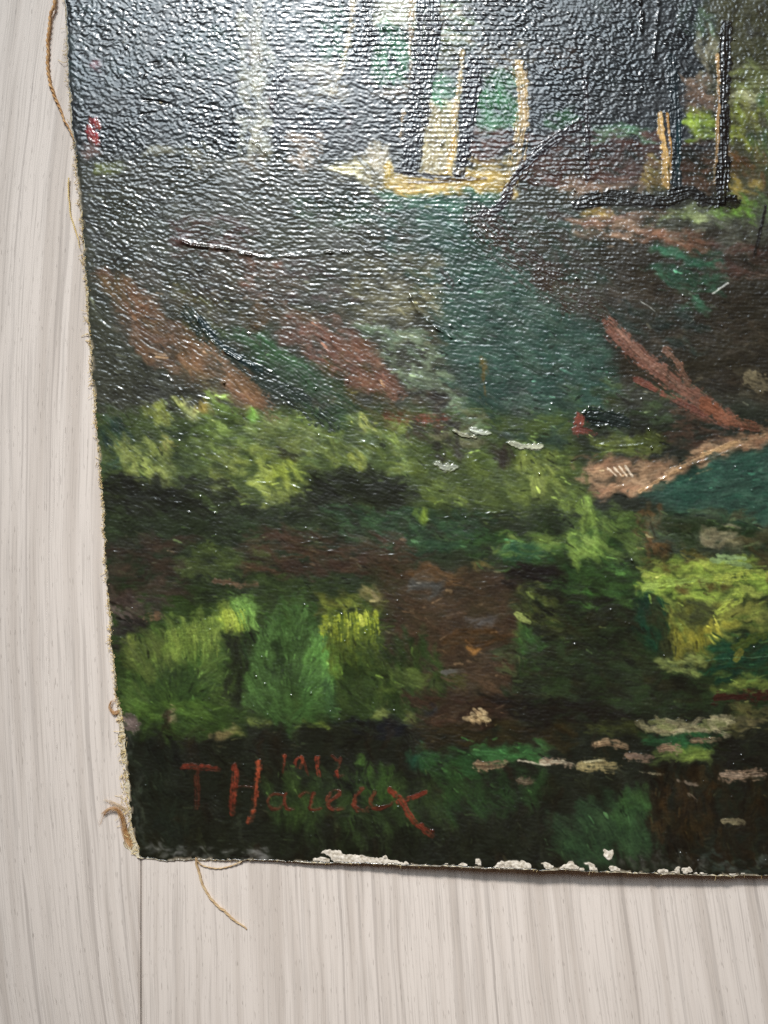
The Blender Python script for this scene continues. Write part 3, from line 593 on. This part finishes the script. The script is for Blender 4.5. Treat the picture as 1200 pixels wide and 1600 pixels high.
    for nm, grp in (('letter', L), ('numeral', D)):
        for ch, segs in grp:
            with part(nm, 'red painted %s %s' % (nm, ch), .55):
                for sg in segs:
                    p, w, c = sg.split('|'); K(p, float(w) * 1.0, {'a': red, 'm': '622615', 'h': hot, 'd': dim}[c], op=.9 if c != 'd' else .75, dry=.5, h=.45, var=.18, taper=.35, soft=.6, rag=.75)

    # --- losses along the bottom edge
    ch = ['500,1331 514,1328 528,1328 533,1334 548,1336 568,1338 578,1342 594,1341 608,1345 640,1350 600,1353 545,1351 522,1343', '492,1342 508,1340 516,1345 494,1346', '772,1356 784,1347 800,1344 820,1346 829,1352 826,1359 775,1359',
          '845,1349 852,1347 866,1354 855,1356', '875,1357 884,1350 893,1346 897,1351 906,1356', '916,1348 922,1348 934,1360 922,1359', '940,1329 948,1329 951,1331 957,1328 960,1334 952,1343 946,1338',
          '953,1354 960,1352 967,1361 956,1362', '600,1338 604,1338 604,1342 600,1342', '744,1343 750,1342 750,1350 745,1350', '1056,1356 1062,1354 1062,1362 1056,1362', '1066,1358 1078,1355 1084,1361 1068,1363']
    for i in range(20):
        x = prng.choice([prng.uniform(660, 920), prng.uniform(950, 1200), prng.uniform(1060, 1200)]); r = prng.gamma(2., .8) + 1.0; y = 1342.5 + (x - 400) * .0325 - r * prng.uniform(.1, 1.0) + 2
        ch.append(' '.join('%.1f,%.1f' % (x + r * prng.uniform(.6, 1.7) * math.cos(t), y + r * prng.uniform(.5, 1.) * math.sin(t)) for t in np.linspace(0, 5.3, 7)))
    for c in ch:
        with part('chalk_patch', None, .45): chip(c, ['e0d6c6', 'd2c6b4', 'c4b8a6'][prng.integers(3)])

def make_picture():
    global PASS
    PASS = 0; paint_picture(); melt(.75, True); broken(6500)
    PASS = 1; paint_picture(); melt(.2, False)
    # --- fine broken colour, then the woven and blistered relief
    global LIC
    LIC = comb(fft_noise((PH, PW), .8, .8, 14), 5, 1.4); LIC = LIC - blur(LIC, 9); LIC /= LIC.std()
    n1 = fft_noise((PH, PW), 2.2, 1.2, 11); n2 = fft_noise((PH, PW), 14, 9, 12); n3 = fft_noise((PH, PW), .8, .8, 13)
    RGB[:] = RGB * (1 + .04 * LIC + .03 * n1 + .05 * n2 + .04 * n3)[..., None]
    base = np.stack([blur(RGB[..., i], 26) for i in range(3)], -1); RGB[:] = base + (RGB - base) * 1.10
    lum = RGB.mean(2, keepdims=True); RGB[:] = lum + (RGB - lum) * .84
    g = np.clip((RGB[..., 1] - np.maximum(RGB[..., 0], RGB[..., 2] * .85)) * 12, 0, 1); low = .35 + .65 * np.clip((np.arange(PH)[:, None] + PY0 - 620) / 200, 0, 1)
    RGB[..., 2] *= 1 - .16 * g * low; RGB[..., 0] *= 1 + .03 * g * low
    yy = np.arange(PH)[:, None] + PY0; slope = (np.clip((yy - 290) / 60, 0, 1) * np.clip((680 - yy) / 60, 0, 1))[..., None]
    lum = RGB.mean(2, keepdims=True); RGB[:] = np.clip((lum + (RGB - lum) * (1 + .10 * slope)) * (1 + .16 * slope), .002, 1)
    RGB[:] = RGB ** (1 - .09 * np.clip((yy - 640) / 120, 0, 1))[..., None]
    np.clip(RGB, .004, 1, out=RGB)

def relief():
    """surface height in canvas units: brush ridges + weave + blisters of old varnish"""
    X, Y = np.meshgrid(np.arange(PX0, PX1, dtype=np.float32), np.arange(PY0, PY1, dtype=np.float32))
    wob = fft_noise((PH, PW), 30, 14, 21); wob2 = fft_noise((PH, PW), 12, 30, 22)
    amp = fft_noise((PH, PW), 26, 26, 23); bead = fft_noise((PH, PW), 1.5, 1.05, 24); fine = fft_noise((PH, PW), 1.7, 1.3, 25); diag = fft_noise((PH, PW), 1.7, 1.7, 26)
    row = np.sin(2 * np.pi * (Y + 1.2 * wob) / 7.5); col = np.sin(2 * np.pi * (X + 1.3 * wob2) / 6.6 + np.pi * np.floor((Y + 1.2 * wob) / 7.5))
    ss = lambda a, b, v: np.clip((v - a) / (b - a), 0, 1)
    top = 1 - ss(330, 760, Y); wv = (.28 + .72 * top) * (.35 + .65 * ss(330, 470, X)) * np.clip(1 + .4 * amp, .2, 1.8)
    right = ss(330, 470, X) * (1 - .6 * ss(760, 830, X) * (1 - ss(190, 260, Y)))
    wv = (.12 + .88 * (1 - ss(250, 600, Y))) * (.15 + .85 * right) * np.clip(1 + .4 * amp, .2, 1.8)
    h = wv * (.15 * row * (1 + .5 * bead) + .08 * col * (row > -.2))
    bl = (.46 + .54 * (1 - ss(260, 640, Y))) * (1 - .3 * right) * np.clip(1 + .35 * amp, .3, 1.7)
    h += bl * (.165 * bead + .075 * diag) + (.085 + .02 * top) * fine
    h += LIC * (.09 + .05 * (ss(200, 300, Y) * (1 - ss(560, 800, Y))))
    sp = np.zeros((PH, PW), np.float32); r = np.random.default_rng(77); sp[r.integers(0, PH, 2000), r.integers(0, PW, 2000)] = r.gamma(1.6, 1., 2000)
    h += 2.8 * (blur(sp, 1.1) * (1 + .5 * amp))
    return h + 1.35 * HGT
# ---------------------------------------------------------------- helpers
rng = np.random.default_rng(7)

def lin(c):
    c = np.asarray(c, np.float32)
    return np.where(c <= .04045, c / 12.92, ((c + .055) / 1.055) ** 2.4).astype(np.float32)

def mesh_obj(name, verts, faces, mat, parent=None, colors=None, smooth=True):
    me = bpy.data.meshes.new(name)
    verts = np.asarray(verts, np.float32).reshape(-1, 3)
    if isinstance(faces, np.ndarray):
        nf, k = faces.shape
        me.vertices.add(len(verts)); me.vertices.foreach_set('co', verts.ravel())
        me.loops.add(nf * k); me.loops.foreach_set('vertex_index', faces.astype(np.int32).ravel())
        me.polygons.add(nf); me.polygons.foreach_set('loop_start', np.arange(nf, dtype=np.int32) * k)
        me.update(calc_edges=True)
    else:
        me.from_pydata([tuple(map(float, p)) for p in verts], [], faces); me.update()
    if colors is not None:
        at = me.color_attributes.new('Col', 'FLOAT_COLOR', 'POINT')
        c = np.ones((len(verts), 4), np.float32); c[:, :3] = colors
        at.data.foreach_set('color', c.ravel())
    if smooth: me.polygons.foreach_set('use_smooth', np.ones(len(me.polygons), bool))
    me.materials.append(mat)
    o = bpy.data.objects.new(name, me); COL.objects.link(o)
    if parent is not None: o.parent = parent
    return o

def empty(name, loc=(0, 0, 0), parent=None):
    o = bpy.data.objects.new(name, None); COL.objects.link(o); o.location = loc
    o.empty_display_size = .01
    if parent is not None: o.parent = parent
    return o

def new_mat(name):
    m = bpy.data.materials.new(name); m.use_nodes = True
    nt = m.node_tree; b = nt.nodes['Principled BSDF']
    return m, nt, b, (lambda a, o, c, i: nt.links.new(a.outputs[o], c.inputs[i])), (lambda t: nt.nodes.new('ShaderNode' + t))

# ---------------------------------------------------------------- materials
def mat_paint():
    m, nt, b, ln, nd = new_mat('varnished_oil_paint')
    at = nd('Attribute'); at.attribute_name = 'Col'
    ln(at, 'Color', b, 'Base Color')
    tc = nd('TexCoord'); n = nd('TexNoise'); n.inputs['Scale'].default_value = 2600; n.inputs['Detail'].default_value = 3
    ln(tc, 'Object', n, 'Vector')
    bu = nd('Bump'); bu.inputs['Strength'].default_value = .4; bu.inputs['Distance'].default_value = .00002
    ln(n, 'Fac', bu, 'Height'); ln(bu, 'Normal', b, 'Normal')
    n2 = nd('TexNoise'); n2.inputs['Scale'].default_value = 160; n2.inputs['Detail'].default_value = 4
    ln(tc, 'Object', n2, 'Vector')
    mr = nd('MapRange'); mr.inputs['From Min'].default_value = .3; mr.inputs['From Max'].default_value = .7
    mr.inputs['To Min'].default_value = .22; mr.inputs['To Max'].default_value = .40
    ln(n2, 'Fac', mr, 'Value'); ln(mr, 'Result', b, 'Roughness')
    b.inputs['Specular IOR Level'].default_value = .6
    b.inputs['Coat Weight'].default_value = .5; b.inputs['Coat Roughness'].default_value = .11; b.inputs['Coat IOR'].default_value = 1.52
    ln(bu, 'Normal', b, 'Coat Normal')
    return m

def mat_simple(name, rgb, rgb2, scale, rough, bump=0.0, spec=.3):
    m, nt, b, ln, nd = new_mat(name)
    tc = nd('TexCoord'); n = nd('TexNoise'); n.inputs['Scale'].default_value = scale; n.inputs['Detail'].default_value = 3
    ln(tc, 'Object', n, 'Vector')
    r = nd('ValToRGB'); r.color_ramp.elements[0].position = .3; r.color_ramp.elements[1].position = .7
    r.color_ramp.elements[0].color = (*lin(hexc(rgb)), 1); r.color_ramp.elements[1].color = (*lin(hexc(rgb2)), 1)
    ln(n, 'Fac', r, 'Fac'); ln(r, 'Color', b, 'Base Color')
    b.inputs['Roughness'].default_value = rough; b.inputs['Specular IOR Level'].default_value = spec
    if bump:
        bu = nd('Bump'); bu.inputs['Strength'].default_value = .8; bu.inputs['Distance'].default_value = bump
        ln(n, 'Fac', bu, 'Height'); ln(bu, 'Normal', b, 'Normal')
    return m

def mat_wood(name, seed, lean, curve):
    """bleached laminate: streaks run along Y, leaning and bending a little with the board"""
    m, nt, b, ln, nd = new_mat(name)
    tc = nd('TexCoord'); sp = nd('SeparateXYZ'); ln(tc, 'Object', sp, 'Vector')
    def math_(op, a, bb=None):
        q = nd('Math'); q.operation = op
        for i, v in enumerate((a, bb)):
            if v is None: continue
            if isinstance(v, (int, float)): q.inputs[i].default_value = v
            else: nt.links.new(v, q.inputs[i])
        return q.outputs[0]
    x, y = sp.outputs['X'], sp.outputs['Y']
    wn = nd('TexNoise'); wn.inputs['Scale'].default_value = 1; wn.inputs['Detail'].default_value = 2
    cv = nd('CombineXYZ'); nt.links.new(math_('MULTIPLY', x, 60.), cv.inputs[0]); nt.links.new(math_('MULTIPLY', y, 26.), cv.inputs[1]); cv.inputs[2].default_value = seed
    ln(cv, 'Vector', wn, 'Vector')
    bend = math_('MULTIPLY', math_('SUBTRACT', wn.outputs['Fac'], .5), .0016)
    xs = math_('ADD', math_('ADD', x, bend), math_('ADD', math_('MULTIPLY', math_('MULTIPLY', math_('ADD', x, .0457), y), lean), math_('MULTIPLY', math_('MULTIPLY', y, y), curve)))
    def streak(sx, sy, lo, hi, det=2., off=0.):
        c = nd('CombineXYZ'); nt.links.new(math_('MULTIPLY', xs, sx), c.inputs[0]); nt.links.new(math_('MULTIPLY', y, sy), c.inputs[1]); c.inputs[2].default_value = seed * 3.1 + off
        n = nd('TexNoise'); n.inputs['Scale'].default_value = 1; n.inputs['Detail'].default_value = det; ln(c, 'Vector', n, 'Vector')
        r = nd('MapRange'); r.interpolation_type = 'SMOOTHSTEP'
        r.inputs['From Min'].default_value = lo; r.inputs['From Max'].default_value = hi; ln(n, 'Fac', r, 'Value')
        return r.outputs['Result']
    broad = streak(420., 9., .42, .70)
    mid = streak(1300., 18., .54, .72, 2., 7.)
    fine = streak(4200., 60., .45, .75, 2., 13.)
    thin = streak(900., 10., .62, .69, 1., 21.)
    pore = streak(4600., 420., .66, .74, 1., 31.)
    def mix(base, fac, col, k):
        q = nd('Mix'); q.data_type = 'RGBA'
        nt.links.new(math_('MULTIPLY', fac, k), q.inputs['Factor'])
        if isinstance(base, tuple): q.inputs['A'].default_value = base
        else: nt.links.new(base, q.inputs['A'])
        q.inputs['B'].default_value = col
        return q.outputs['Result']
    c = mix((*lin(hexc('e6dad0')), 1), broad, (*lin(hexc('cabdb2')), 1), .75)
    c = mix(c, mid, (*lin(hexc('b8aea6')), 1), .4)
    c = mix(c, thin, (*lin(hexc('a89d95')), 1), .45)
    c = mix(c, fine, (*lin(hexc('b4aaa1')), 1), .5)
    c = mix(c, pore, (*lin(hexc('8c8178')), 1), .45)
    nt.links.new(c, b.inputs['Base Color'])
    b.inputs['Roughness'].default_value = .55; b.inputs['Specular IOR Level'].default_value = .35
    bu = nd('Bump'); bu.invert = True; bu.inputs['Strength'].default_value = .35; bu.inputs['Distance'].default_value = .00006
    nt.links.new(math_('ADD', math_('MULTIPLY', mid, .6), math_('MULTIPLY', fine, .5)), bu.inputs['Height']); ln(bu, 'Normal', b, 'Normal')
    return m

M_PAINT = mat_paint()
M_LINEN = mat_simple('raw_linen', 'b0a080', 'e0d6c0', 2400, .9, .00008)
M_GROUND = mat_simple('chalk_ground', 'a89c88', 'ece2d4', 1900, .8, .00006)
M_FIBRE = mat_simple('flax_fibre', 'b89870', 'd8c09a', 700, .75)
M_THREAD = mat_simple('tan_thread', 'b07c48', 'e0bc8c', 1400, .7)
M_GOLD = mat_simple('pale_gold_thread', 'd8b874', 'f0dca8', 900, .7)
M_SUB = mat_simple('underlay', '50483f', '60564c', 60, .9)

# ---------------------------------------------------------------- floor
floor = mesh_obj('floor', [(x, y, z) for z in (-.012, -.0085) for x, y in ((-.34, -.34), (.34, -.34), (.34, .34), (-.34, .34))],
                 [(3, 2, 1, 0), (4, 5, 6, 7), (0, 1, 5, 4), (1, 2, 6, 5), (2, 3, 7, 6), (3, 0, 4, 7)], M_SUB, smooth=False)
floor['kind'] = 'structure'; floor['label'] = 'pale bleached wood-look laminate floor under the painting'
def plank(x0, x1, mat):
    """one board: flat top, small eased edges, tongue side hidden below"""
    e = .0010; t = .00030
    prof = [(x0 + .0001, -.0082), (x0 + .0001, -t * 1.6), (x0 + e * .5, -t * .55), (x0 + e * 1.5, 0), (x1 - e * 1.5, 0), (x1 - e * .5, -t * .55), (x1 - .0001, -t * 1.6), (x1 - .0001, -.0082)]
    v = [(x, y, z) for y in (-.33, .33) for x, z in prof]; n = len(prof)
    f = [(i, i + 1, n + i + 1, n + i)[::-1] for i in range(n - 1)] + [(n - 1, 0, n, 2 * n - 1)[::-1], tuple(range(n)), tuple(range(2 * n - 1, n - 1, -1))]
    o = mesh_obj('plank', v, f, mat, floor, smooth=False)
    bm = bmesh.new(); bm.from_mesh(o.data); bmesh.ops.recalc_face_normals(bm, faces=bm.faces); bm.to_mesh(o.data); bm.free()
    return o
seam = world_xy(219, 0)[0]
plank(seam - .19, seam, mat_wood('bleached_wood_left', 2.3, .2, -.7))
plank(seam, seam + .19, mat_wood('bleached_wood_right', 8.7, 1.2, 0.))

# ---------------------------------------------------------------- canvas shape
LV = np.array([-240, 0, 60, 120, 200, 240, 300, 400, 500, 600, 700, 800, 900, 1000, 1050, 1090, 1110, 1150, 1200, 1230, 1260, 1290, 1320, 1340], float)
LU = np.array([84, 102, 105, 108, 113, 119, 125, 133, 139, 147, 154, 162, 167, 175, 179, 183, 188, 195, 199, 203, 205, 207, 213, 219], float)
BU = np.array([180, 222, 260, 300, 400, 500, 600, 700, 800, 900, 1000, 1100, 1200, 1440], float)
BV = np.array([1338, 1340, 1344, 1342, 1343, 1347, 1350, 1353, 1357, 1360, 1363, 1366, 1368, 1374], float)
j1 = fft_noise((1, 2048), 2.0, 0, 41)[0]; j2 = fft_noise((1, 2048), 9, 0, 42)[0]
def left(v):  return np.interp(v, LV, LU) + .7 * np.interp(np.asarray(v) + 300, np.arange(2048), j1) + .8 * np.interp(np.asarray(v) + 300, np.arange(2048), j2)
def bottom(u): return np.interp(u, BU, BV) + .6 * np.interp(np.asarray(u), np.arange(2048), j1) + .5 * np.interp(np.asarray(u), np.arange(2048), j2)
def lift(u, v):
    """how far the canvas curls off the floor (m): flat at the corner, raised along the bottom edge to the right"""
    a = np.interp(u, [200, 320, 450, 650, 850, 1050, 1250, 1440], [0, .0003, .0010, .0028, .0038, .0034, .0024, .0020])
    return a * np.exp(-np.clip(1365 - v, 0, None) / 330.) + .00025 * np.exp(-((v - 120) / 160.) ** 2) * np.exp(-np.clip(u - 110, 0, None) / 120.)
T_CANVAS = .00042            # linen + ground
def top_z(u, v): return T_CANVAS + .00006 + lift(u, v)

make_picture()
REL = relief()
def sample(a, u, v):
    x = np.clip(u - PX0, 0, PW - 1.01); y = np.clip(v - PY0, 0, PH - 1.01)
    ix, iy = x.astype(int), y.astype(int); fx, fy = (x - ix), (y - iy)
    if a.ndim == 3: fx, fy = fx[..., None], fy[..., None]
    return (a[iy, ix]*(1-fx) + a[iy, ix+1]*fx)*(1-fy) + (a[iy+1, ix]*(1-fx) + a[iy+1, ix+1]*fx)*fy

painting = empty('oil_painting', (world_xy(219, 1342)[0], world_xy(219, 1342)[1], 0))
painting['label'] = 'unframed varnished oil painting of a wooded stream bank, frayed canvas, signed in red'
painting['category'] = 'painting'
ORG = np.array(painting.location, np.float32)

def to_world(u, v, z):
    x, y = world_xy(u, v, z)
    return np.stack([x, y, z], -1).reshape(-1, 3).astype(np.float32) - ORG

def grid_faces(nr, nc):
    i = np.arange(nr * nc).reshape(nr, nc)
    return np.stack([i[:-1, :-1], i[1:, :-1], i[1:, 1:], i[:-1, 1:]], -1).reshape(-1, 4)

def sheet(us, vs, grow=0.):
    """(u, v) grid between the torn left edge and the cut bottom edge"""
    sgn = (us - us[0]) / (us[-1] - us[0]); t = (vs - vs[0]) / (vs[-1] - vs[0])
    V = vs[:, None] + 0 * us[None]
    U = left(V) - grow + sgn[None] * (us[-1] - left(V) + grow)
    V = vs[0] + t[:, None] * (bottom(U) + grow - vs[0])
    U = left(V) - grow + sgn[None] * (us[-1] - left(V) + grow)
    return U, V

st = 1.25
us = np.concatenate([np.arange(105, 1230, st), np.arange(1230, 1431, 5.)])
vs = np.concatenate([np.arange(-230, -14, 5.), np.arange(-14, 1368, st)])
U, V = sheet(us, vs)
edge = np.minimum(U - left(V), bottom(U) - V)
relief_px = sample(REL, U, V) * np.clip(edge / 6, .25, 1)
Z = top_z(U, V) + relief_px * S - .00012 * np.exp(-edge / 3.)
verts = to_world(U, V, Z); nr, nc = U.shape
faces = grid_faces(nr, nc); cols = lin(np.clip(sample(RGB, U, V), 0, 1)).reshape(-1, 3)
# worn rim: ground and bare threads show through at the very edge
wear = np.clip(1.1 - edge / np.clip(2.2 + 1.6 * sample(BLO_BIG, U, V), .5, 6), 0, 1) * (sample(BLO_BIG2, U, V) > .1)
cols = cols * (1 - .8 * wear.reshape(-1, 1)) + .8 * wear.reshape(-1, 1) * lin(hexc('a89c86'))
# turn the paint down over the edge of the linen
ring = np.concatenate([np.arange(nr) * nc, (nr - 1) * nc + np.arange(1, nc)])
n0 = len(verts); low = verts[ring].copy(); low[:, 2] -= .00022
verts = np.vstack([verts, low]); cols = np.vstack([cols, cols[ring] * .9])
k = np.arange(len(ring) - 1)
faces = np.vstack([faces, np.stack([ring[:-1], n0 + k, n0 + k + 1, ring[1:]], -1)[:, ::-1]])
paint_layer = mesh_obj('paint_layer', verts, faces, M_PAINT, painting, cols)

# linen under the paint
lu = np.concatenate([np.arange(105, 300, 3.), np.arange(300, 1431, 12.)]); lv = np.concatenate([np.arange(-230, 1110, 6.), np.arange(1110, 1368, 2.5)])
LUu, LVv = sheet(lu, lv)
jag = np.interp(LVv, [-230, 0, 260, 420, 1000, 1090, 1120, 1160, 1240, 1262, 1300, 1330, 1345], [1, 1.0, 2.0, 2.2, 1.6, 1.5, 4, 8, 11, 15, 13, 9, 6]) * np.clip(1 + .55 * np.interp(LVv + 300, np.arange(2048), j2) + .3 * np.interp(LVv + 300, np.arange(2048), j1), .1, 2.2)
w0 = np.clip(1 - (LUu - left(LVv)) / 30., 0, 1)
LUu = LUu - jag * w0
LVv = LVv + 1.2 * np.clip(1 - (bottom(LUu) - LVv) / 20., 0, 1)
zt = top_z(LUu, LVv) - .00027 + .00003 * np.sin(LVv * 1.4) * np.sin(LUu * 1.2); zb = lift(LUu, LVv) + .00002
a = to_world(LUu, LVv, zt); b_ = to_world(LUu, LVv, zb); nr2, nc2 = LUu.shape
f1 = grid_faces(nr2, nc2); n1 = len(a)
rim = np.concatenate([np.arange(nr2) * nc2, (nr2 - 1) * nc2 + np.arange(1, nc2), (np.arange(nr2 - 2, -1, -1)) * nc2 + nc2 - 1, np.arange(nc2 - 2, -1, -1)])
side = np.stack([rim[:-1], n1 + rim[:-1], n1 + rim[1:], rim[1:]], -1)[:, ::-1]
mesh_obj('canvas', np.vstack([a, b_]), np.vstack([f1, f1[:, ::-1] + n1, side]), M_LINEN, painting)

# ---------------------------------------------------------------- raised paint, letters, losses
signature = empty('signature', parent=painting); date = empty('date', parent=painting)
def patch_mesh(name, label, lft, m, x0, y0):
    sel = m > .06
    if sel.sum() < 4: return
    h, w = m.shape
    cell = sel[:-1, :-1] | sel[1:, :-1] | sel[:-1, 1:] | sel[1:, 1:]
    vv, uu = np.mgrid[0:h, 0:w]; u = (uu + x0).astype(float); v = (vv + y0).astype(float)
    ok = (u > left(v) + 1) & (v < bottom(u) - .4) & (u < 1425) & (v > -225)
    cell &= ok[:-1, :-1] & ok[1:, :-1] & ok[:-1, 1:] & ok[1:, 1:]
    if not cell.any(): return
    idx = np.arange(h * w).reshape(h, w); r, c = np.nonzero(cell)
    q = np.stack([idx[r, c], idx[r + 1, c], idx[r + 1, c + 1], idx[r, c + 1]], -1)
    used, inv = np.unique(q.ravel(), return_inverse=True); q = inv.reshape(-1, 4)
    u, v, mm = u.ravel()[used], v.ravel()[used], m.ravel()[used]
    ed = np.minimum(u - left(v), bottom(u) - v)
    z = top_z(u, v) + (sample(REL, u, v) * np.clip(ed / 6, .25, 1) + lft * (np.clip(mm * 1.6, 0, 1) - .42)) * S
    par = {'letter': signature, 'numeral': date, 'chalk_patch': painting}.get(name, paint_layer)
    o = mesh_obj(name, to_world(u, v, z), q, M_GROUND if name == 'chalk_patch' else M_PAINT, par, lin(np.clip(sample(RGB, u, v), 0, 1)))
    if label: o['label'] = label
for rec in MASKS: patch_mesh(*rec)

# ---------------------------------------------------------------- threads and fray
def tube(path, rad, sides=5):
    p = np.asarray(path, float); n = len(p); t = np.gradient(p, axis=0); t /= np.linalg.norm(t, axis=1)[:, None] + 1e-12
    up = np.where(np.abs(t[:, 2:3]) > .9, [[1., 0, 0]], [[0, 0, 1.]]); s = np.cross(t, up); s /= np.linalg.norm(s, axis=1)[:, None] + 1e-12
    q = np.cross(s, t); rad = np.broadcast_to(rad, (n,))
    a = np.arange(sides) * 2 * np.pi / sides
    v = p[:, None] + rad[:, None, None] * (np.cos(a)[None, :, None] * s[:, None] + np.sin(a)[None, :, None] * q[:, None])
    i = np.arange(n * sides).reshape(n, sides); j = np.roll(i, -1, 1)
    return v.reshape(-1, 3), np.stack([i[:-1], j[:-1], j[1:], i[1:]], -1).reshape(-1, 4)

def join(tubes):
    V, F, n = [], [], 0
    for v, f in tubes: V.append(v); F.append(f + n); n += len(v)
    return np.vstack(V), np.vstack(F)

def path3(uvz, step=2.):
    p = np.asarray(uvz, float); s2 = spline(p[:, :2], step).astype(float)
    d0 = np.concatenate([[0], np.cumsum(np.hypot(*np.diff(p[:, :2], axis=0).T))]); d1 = np.concatenate([[0], np.cumsum(np.hypot(*np.diff(s2, axis=0).T))])
    z = np.interp(d1 / d1[-1], d0 / d0[-1], p[:, 2])
    x, y = world_xy(s2[:, 0], s2[:, 1], z); return np.stack([x, y, z], -1) - ORG

def twisted(name, uvz, rad, turns_per_m, mat, label, strands=2, taper=.4):
    c = path3(uvz, 1.2); nn = len(c); c = c + np.stack([np.interp(np.arange(nn), np.arange(0, nn + 9, 8), rng.normal(0, rad * .35, len(np.arange(0, nn + 9, 8)))) for _ in range(3)], -1) * np.array([1, 1, .3]); t = np.gradient(c, axis=0); t /= np.linalg.norm(t, axis=1)[:, None]
    L = np.concatenate([[0], np.cumsum(np.linalg.norm(np.diff(c, axis=0), axis=1))]); s = np.cross(t, [[0, 0, 1.]]); q = np.cross(s, t)
    prof = np.clip(np.minimum(1, taper + (L[-1] - L) / (L[-1] * .5)), .2, 1); tb = []
    for k in range(strands):
        ph = L * turns_per_m * 2 * np.pi + k * 2 * np.pi / strands
        pos = c + (rad * .55 * prof)[:, None] * (np.cos(ph)[:, None] * s + np.sin(ph)[:, None] * q)
        tb.append(tube(pos, rad * .62 * prof, 6))
    v, f = join(tb); o = mesh_obj(name, v, f, mat, painting); o['label'] = label
    return o
mm = .001
twisted('loose_thread', [(90, -60, .9*mm), (85, 0, .8*mm), (78, 30, .7*mm), (75, 70, .5*mm), (76, 110, .4*mm), (84, 145, .35*mm), (97, 178, .4*mm), (110, 205, .6*mm), (115, 218, .75*mm)], .30*mm, 480, M_THREAD, 'twisted orange-brown thread along the left edge')
twisted('loose_thread', [(107, 278, .5*mm), (107, 300, .35*mm), (111, 335, .3*mm), (118, 360, .35*mm), (125, 388, .5*mm)], .15*mm, 1200, M_GOLD, 'fine pale gold thread below the orange one')
twisted('loose_thread', [(307, 1340, .6*mm), (309, 1358, .45*mm), (318, 1385, .3*mm), (335, 1410, .25*mm), (360, 1432, .25*mm), (385, 1452, .2*mm)], .22*mm, 250, M_FIBRE, 'flat tan fibre strand sticking out below the signature', 3, .5)
twisted('loose_thread', [(306, 1342, .6*mm), (318, 1353, .35*mm), (338, 1357, .25*mm), (358, 1354, .3*mm), (378, 1346, .6*mm)], .12*mm, 500, M_FIBRE, 'thin looped fibre under the bottom edge', 2, .9)
def tuft(name, label, ctrl, n, root, tip, mat, rad):
    """a lock of fibres: every hair follows the same bent path, fanning a little at root and tip"""
    tb = []; c0 = np.array(ctrl, float); k = len(c0)
    for i in range(n):
        w = np.linspace(0, 1, k)[:, None]; off = rng.normal(0, 1, 2) * root * (1 - w) + rng.normal(0, 1, 2) * tip * w ** 1.5
        cc = c0.copy(); cc[:, :2] += off + rng.normal(0, .5, (k, 2)); cc[:, 2] *= rng.uniform(.6, 1.3); m = max(3, int(k * rng.uniform(.6, 1.01)))
        c = path3(cc[:m], 2.); tb.append(tube(c, rad * np.linspace(1, .4, len(c)), 4))
    v, f = join(tb); o = mesh_obj(name, v, f, mat, painting); o['label'] = label; o['kind'] = 'stuff'
tuft('frayed_tuft', 'curled tan tuft of fibres near the bottom left corner', [(203, 1322, .0003), (195, 1300, .0005), (191, 1280, .0008), (184, 1266, .0011), (172, 1264, .0010), (161, 1272, .0006), (154, 1290, .0002)], 70, 2.6, 2.4, M_THREAD, .00003)
tuft('frayed_tuft', 'wispy hook of fibres above the curled tuft', [(196, 1264, .0004), (184, 1258, .0008), (172, 1253, .0008), (161, 1250, .0006), (155, 1260, .0002)], 18, 2.2, 2., M_FIBRE, .000026)
tuft('frayed_tuft', 'small orange curl of fibre on the left edge', [(185, 1112, .0004), (178, 1114, .0006), (172, 1106, .0007), (174, 1096, .0006), (181, 1095, .0004), (182, 1104, .0004)], 30, 1.6, 2., M_THREAD, .000026)
# short hairs standing out all along the torn edge
tb = []
for i in range(1100):
    v = rng.uniform(-20, 1342); d = 1 if v < 1120 else 2.2
    if v < 240 and rng.random() < .55: continue
    j = np.interp(v, [0, 260, 1090, 1160, 1262, 1330], [2, 3, 2.5, 8, 13, 7]); u0 = float(left(v)) - rng.uniform(-2.5, j)
    a = rng.normal(math.pi, .9); l = rng.gamma(2., 1.6) * d ** .6
    c = path3([(u0, v, .0003), (u0 + math.cos(a) * l * .5, v + math.sin(a) * l * .5 + rng.normal(0, 1), rng.uniform(.0002, .0007)), (u0 + math.cos(a) * l, v + math.sin(a) * l + rng.normal(0, 1.5), rng.uniform(.00008, .0006))], 1.5)
    tb.append(tube(c, .00004 * rng.uniform(.7, 1.5), 3))
for i in range(110):
    u = rng.uniform(215, 1210); v0 = float(bottom(u)); z0 = float(lift(u, v0)) + .0003; l = rng.gamma(2., 1.1)
    c = path3([(u, v0 - 1, z0), (u + rng.normal(0, 2), v0 + l, z0 - rng.uniform(0, .0002))], 1.5)
    tb.append(tube(c, .00003, 3))
vv, ff = join(tb); o = mesh_obj('frayed_edge_hairs', vv, ff, M_GOLD, painting); o['kind'] = 'stuff'
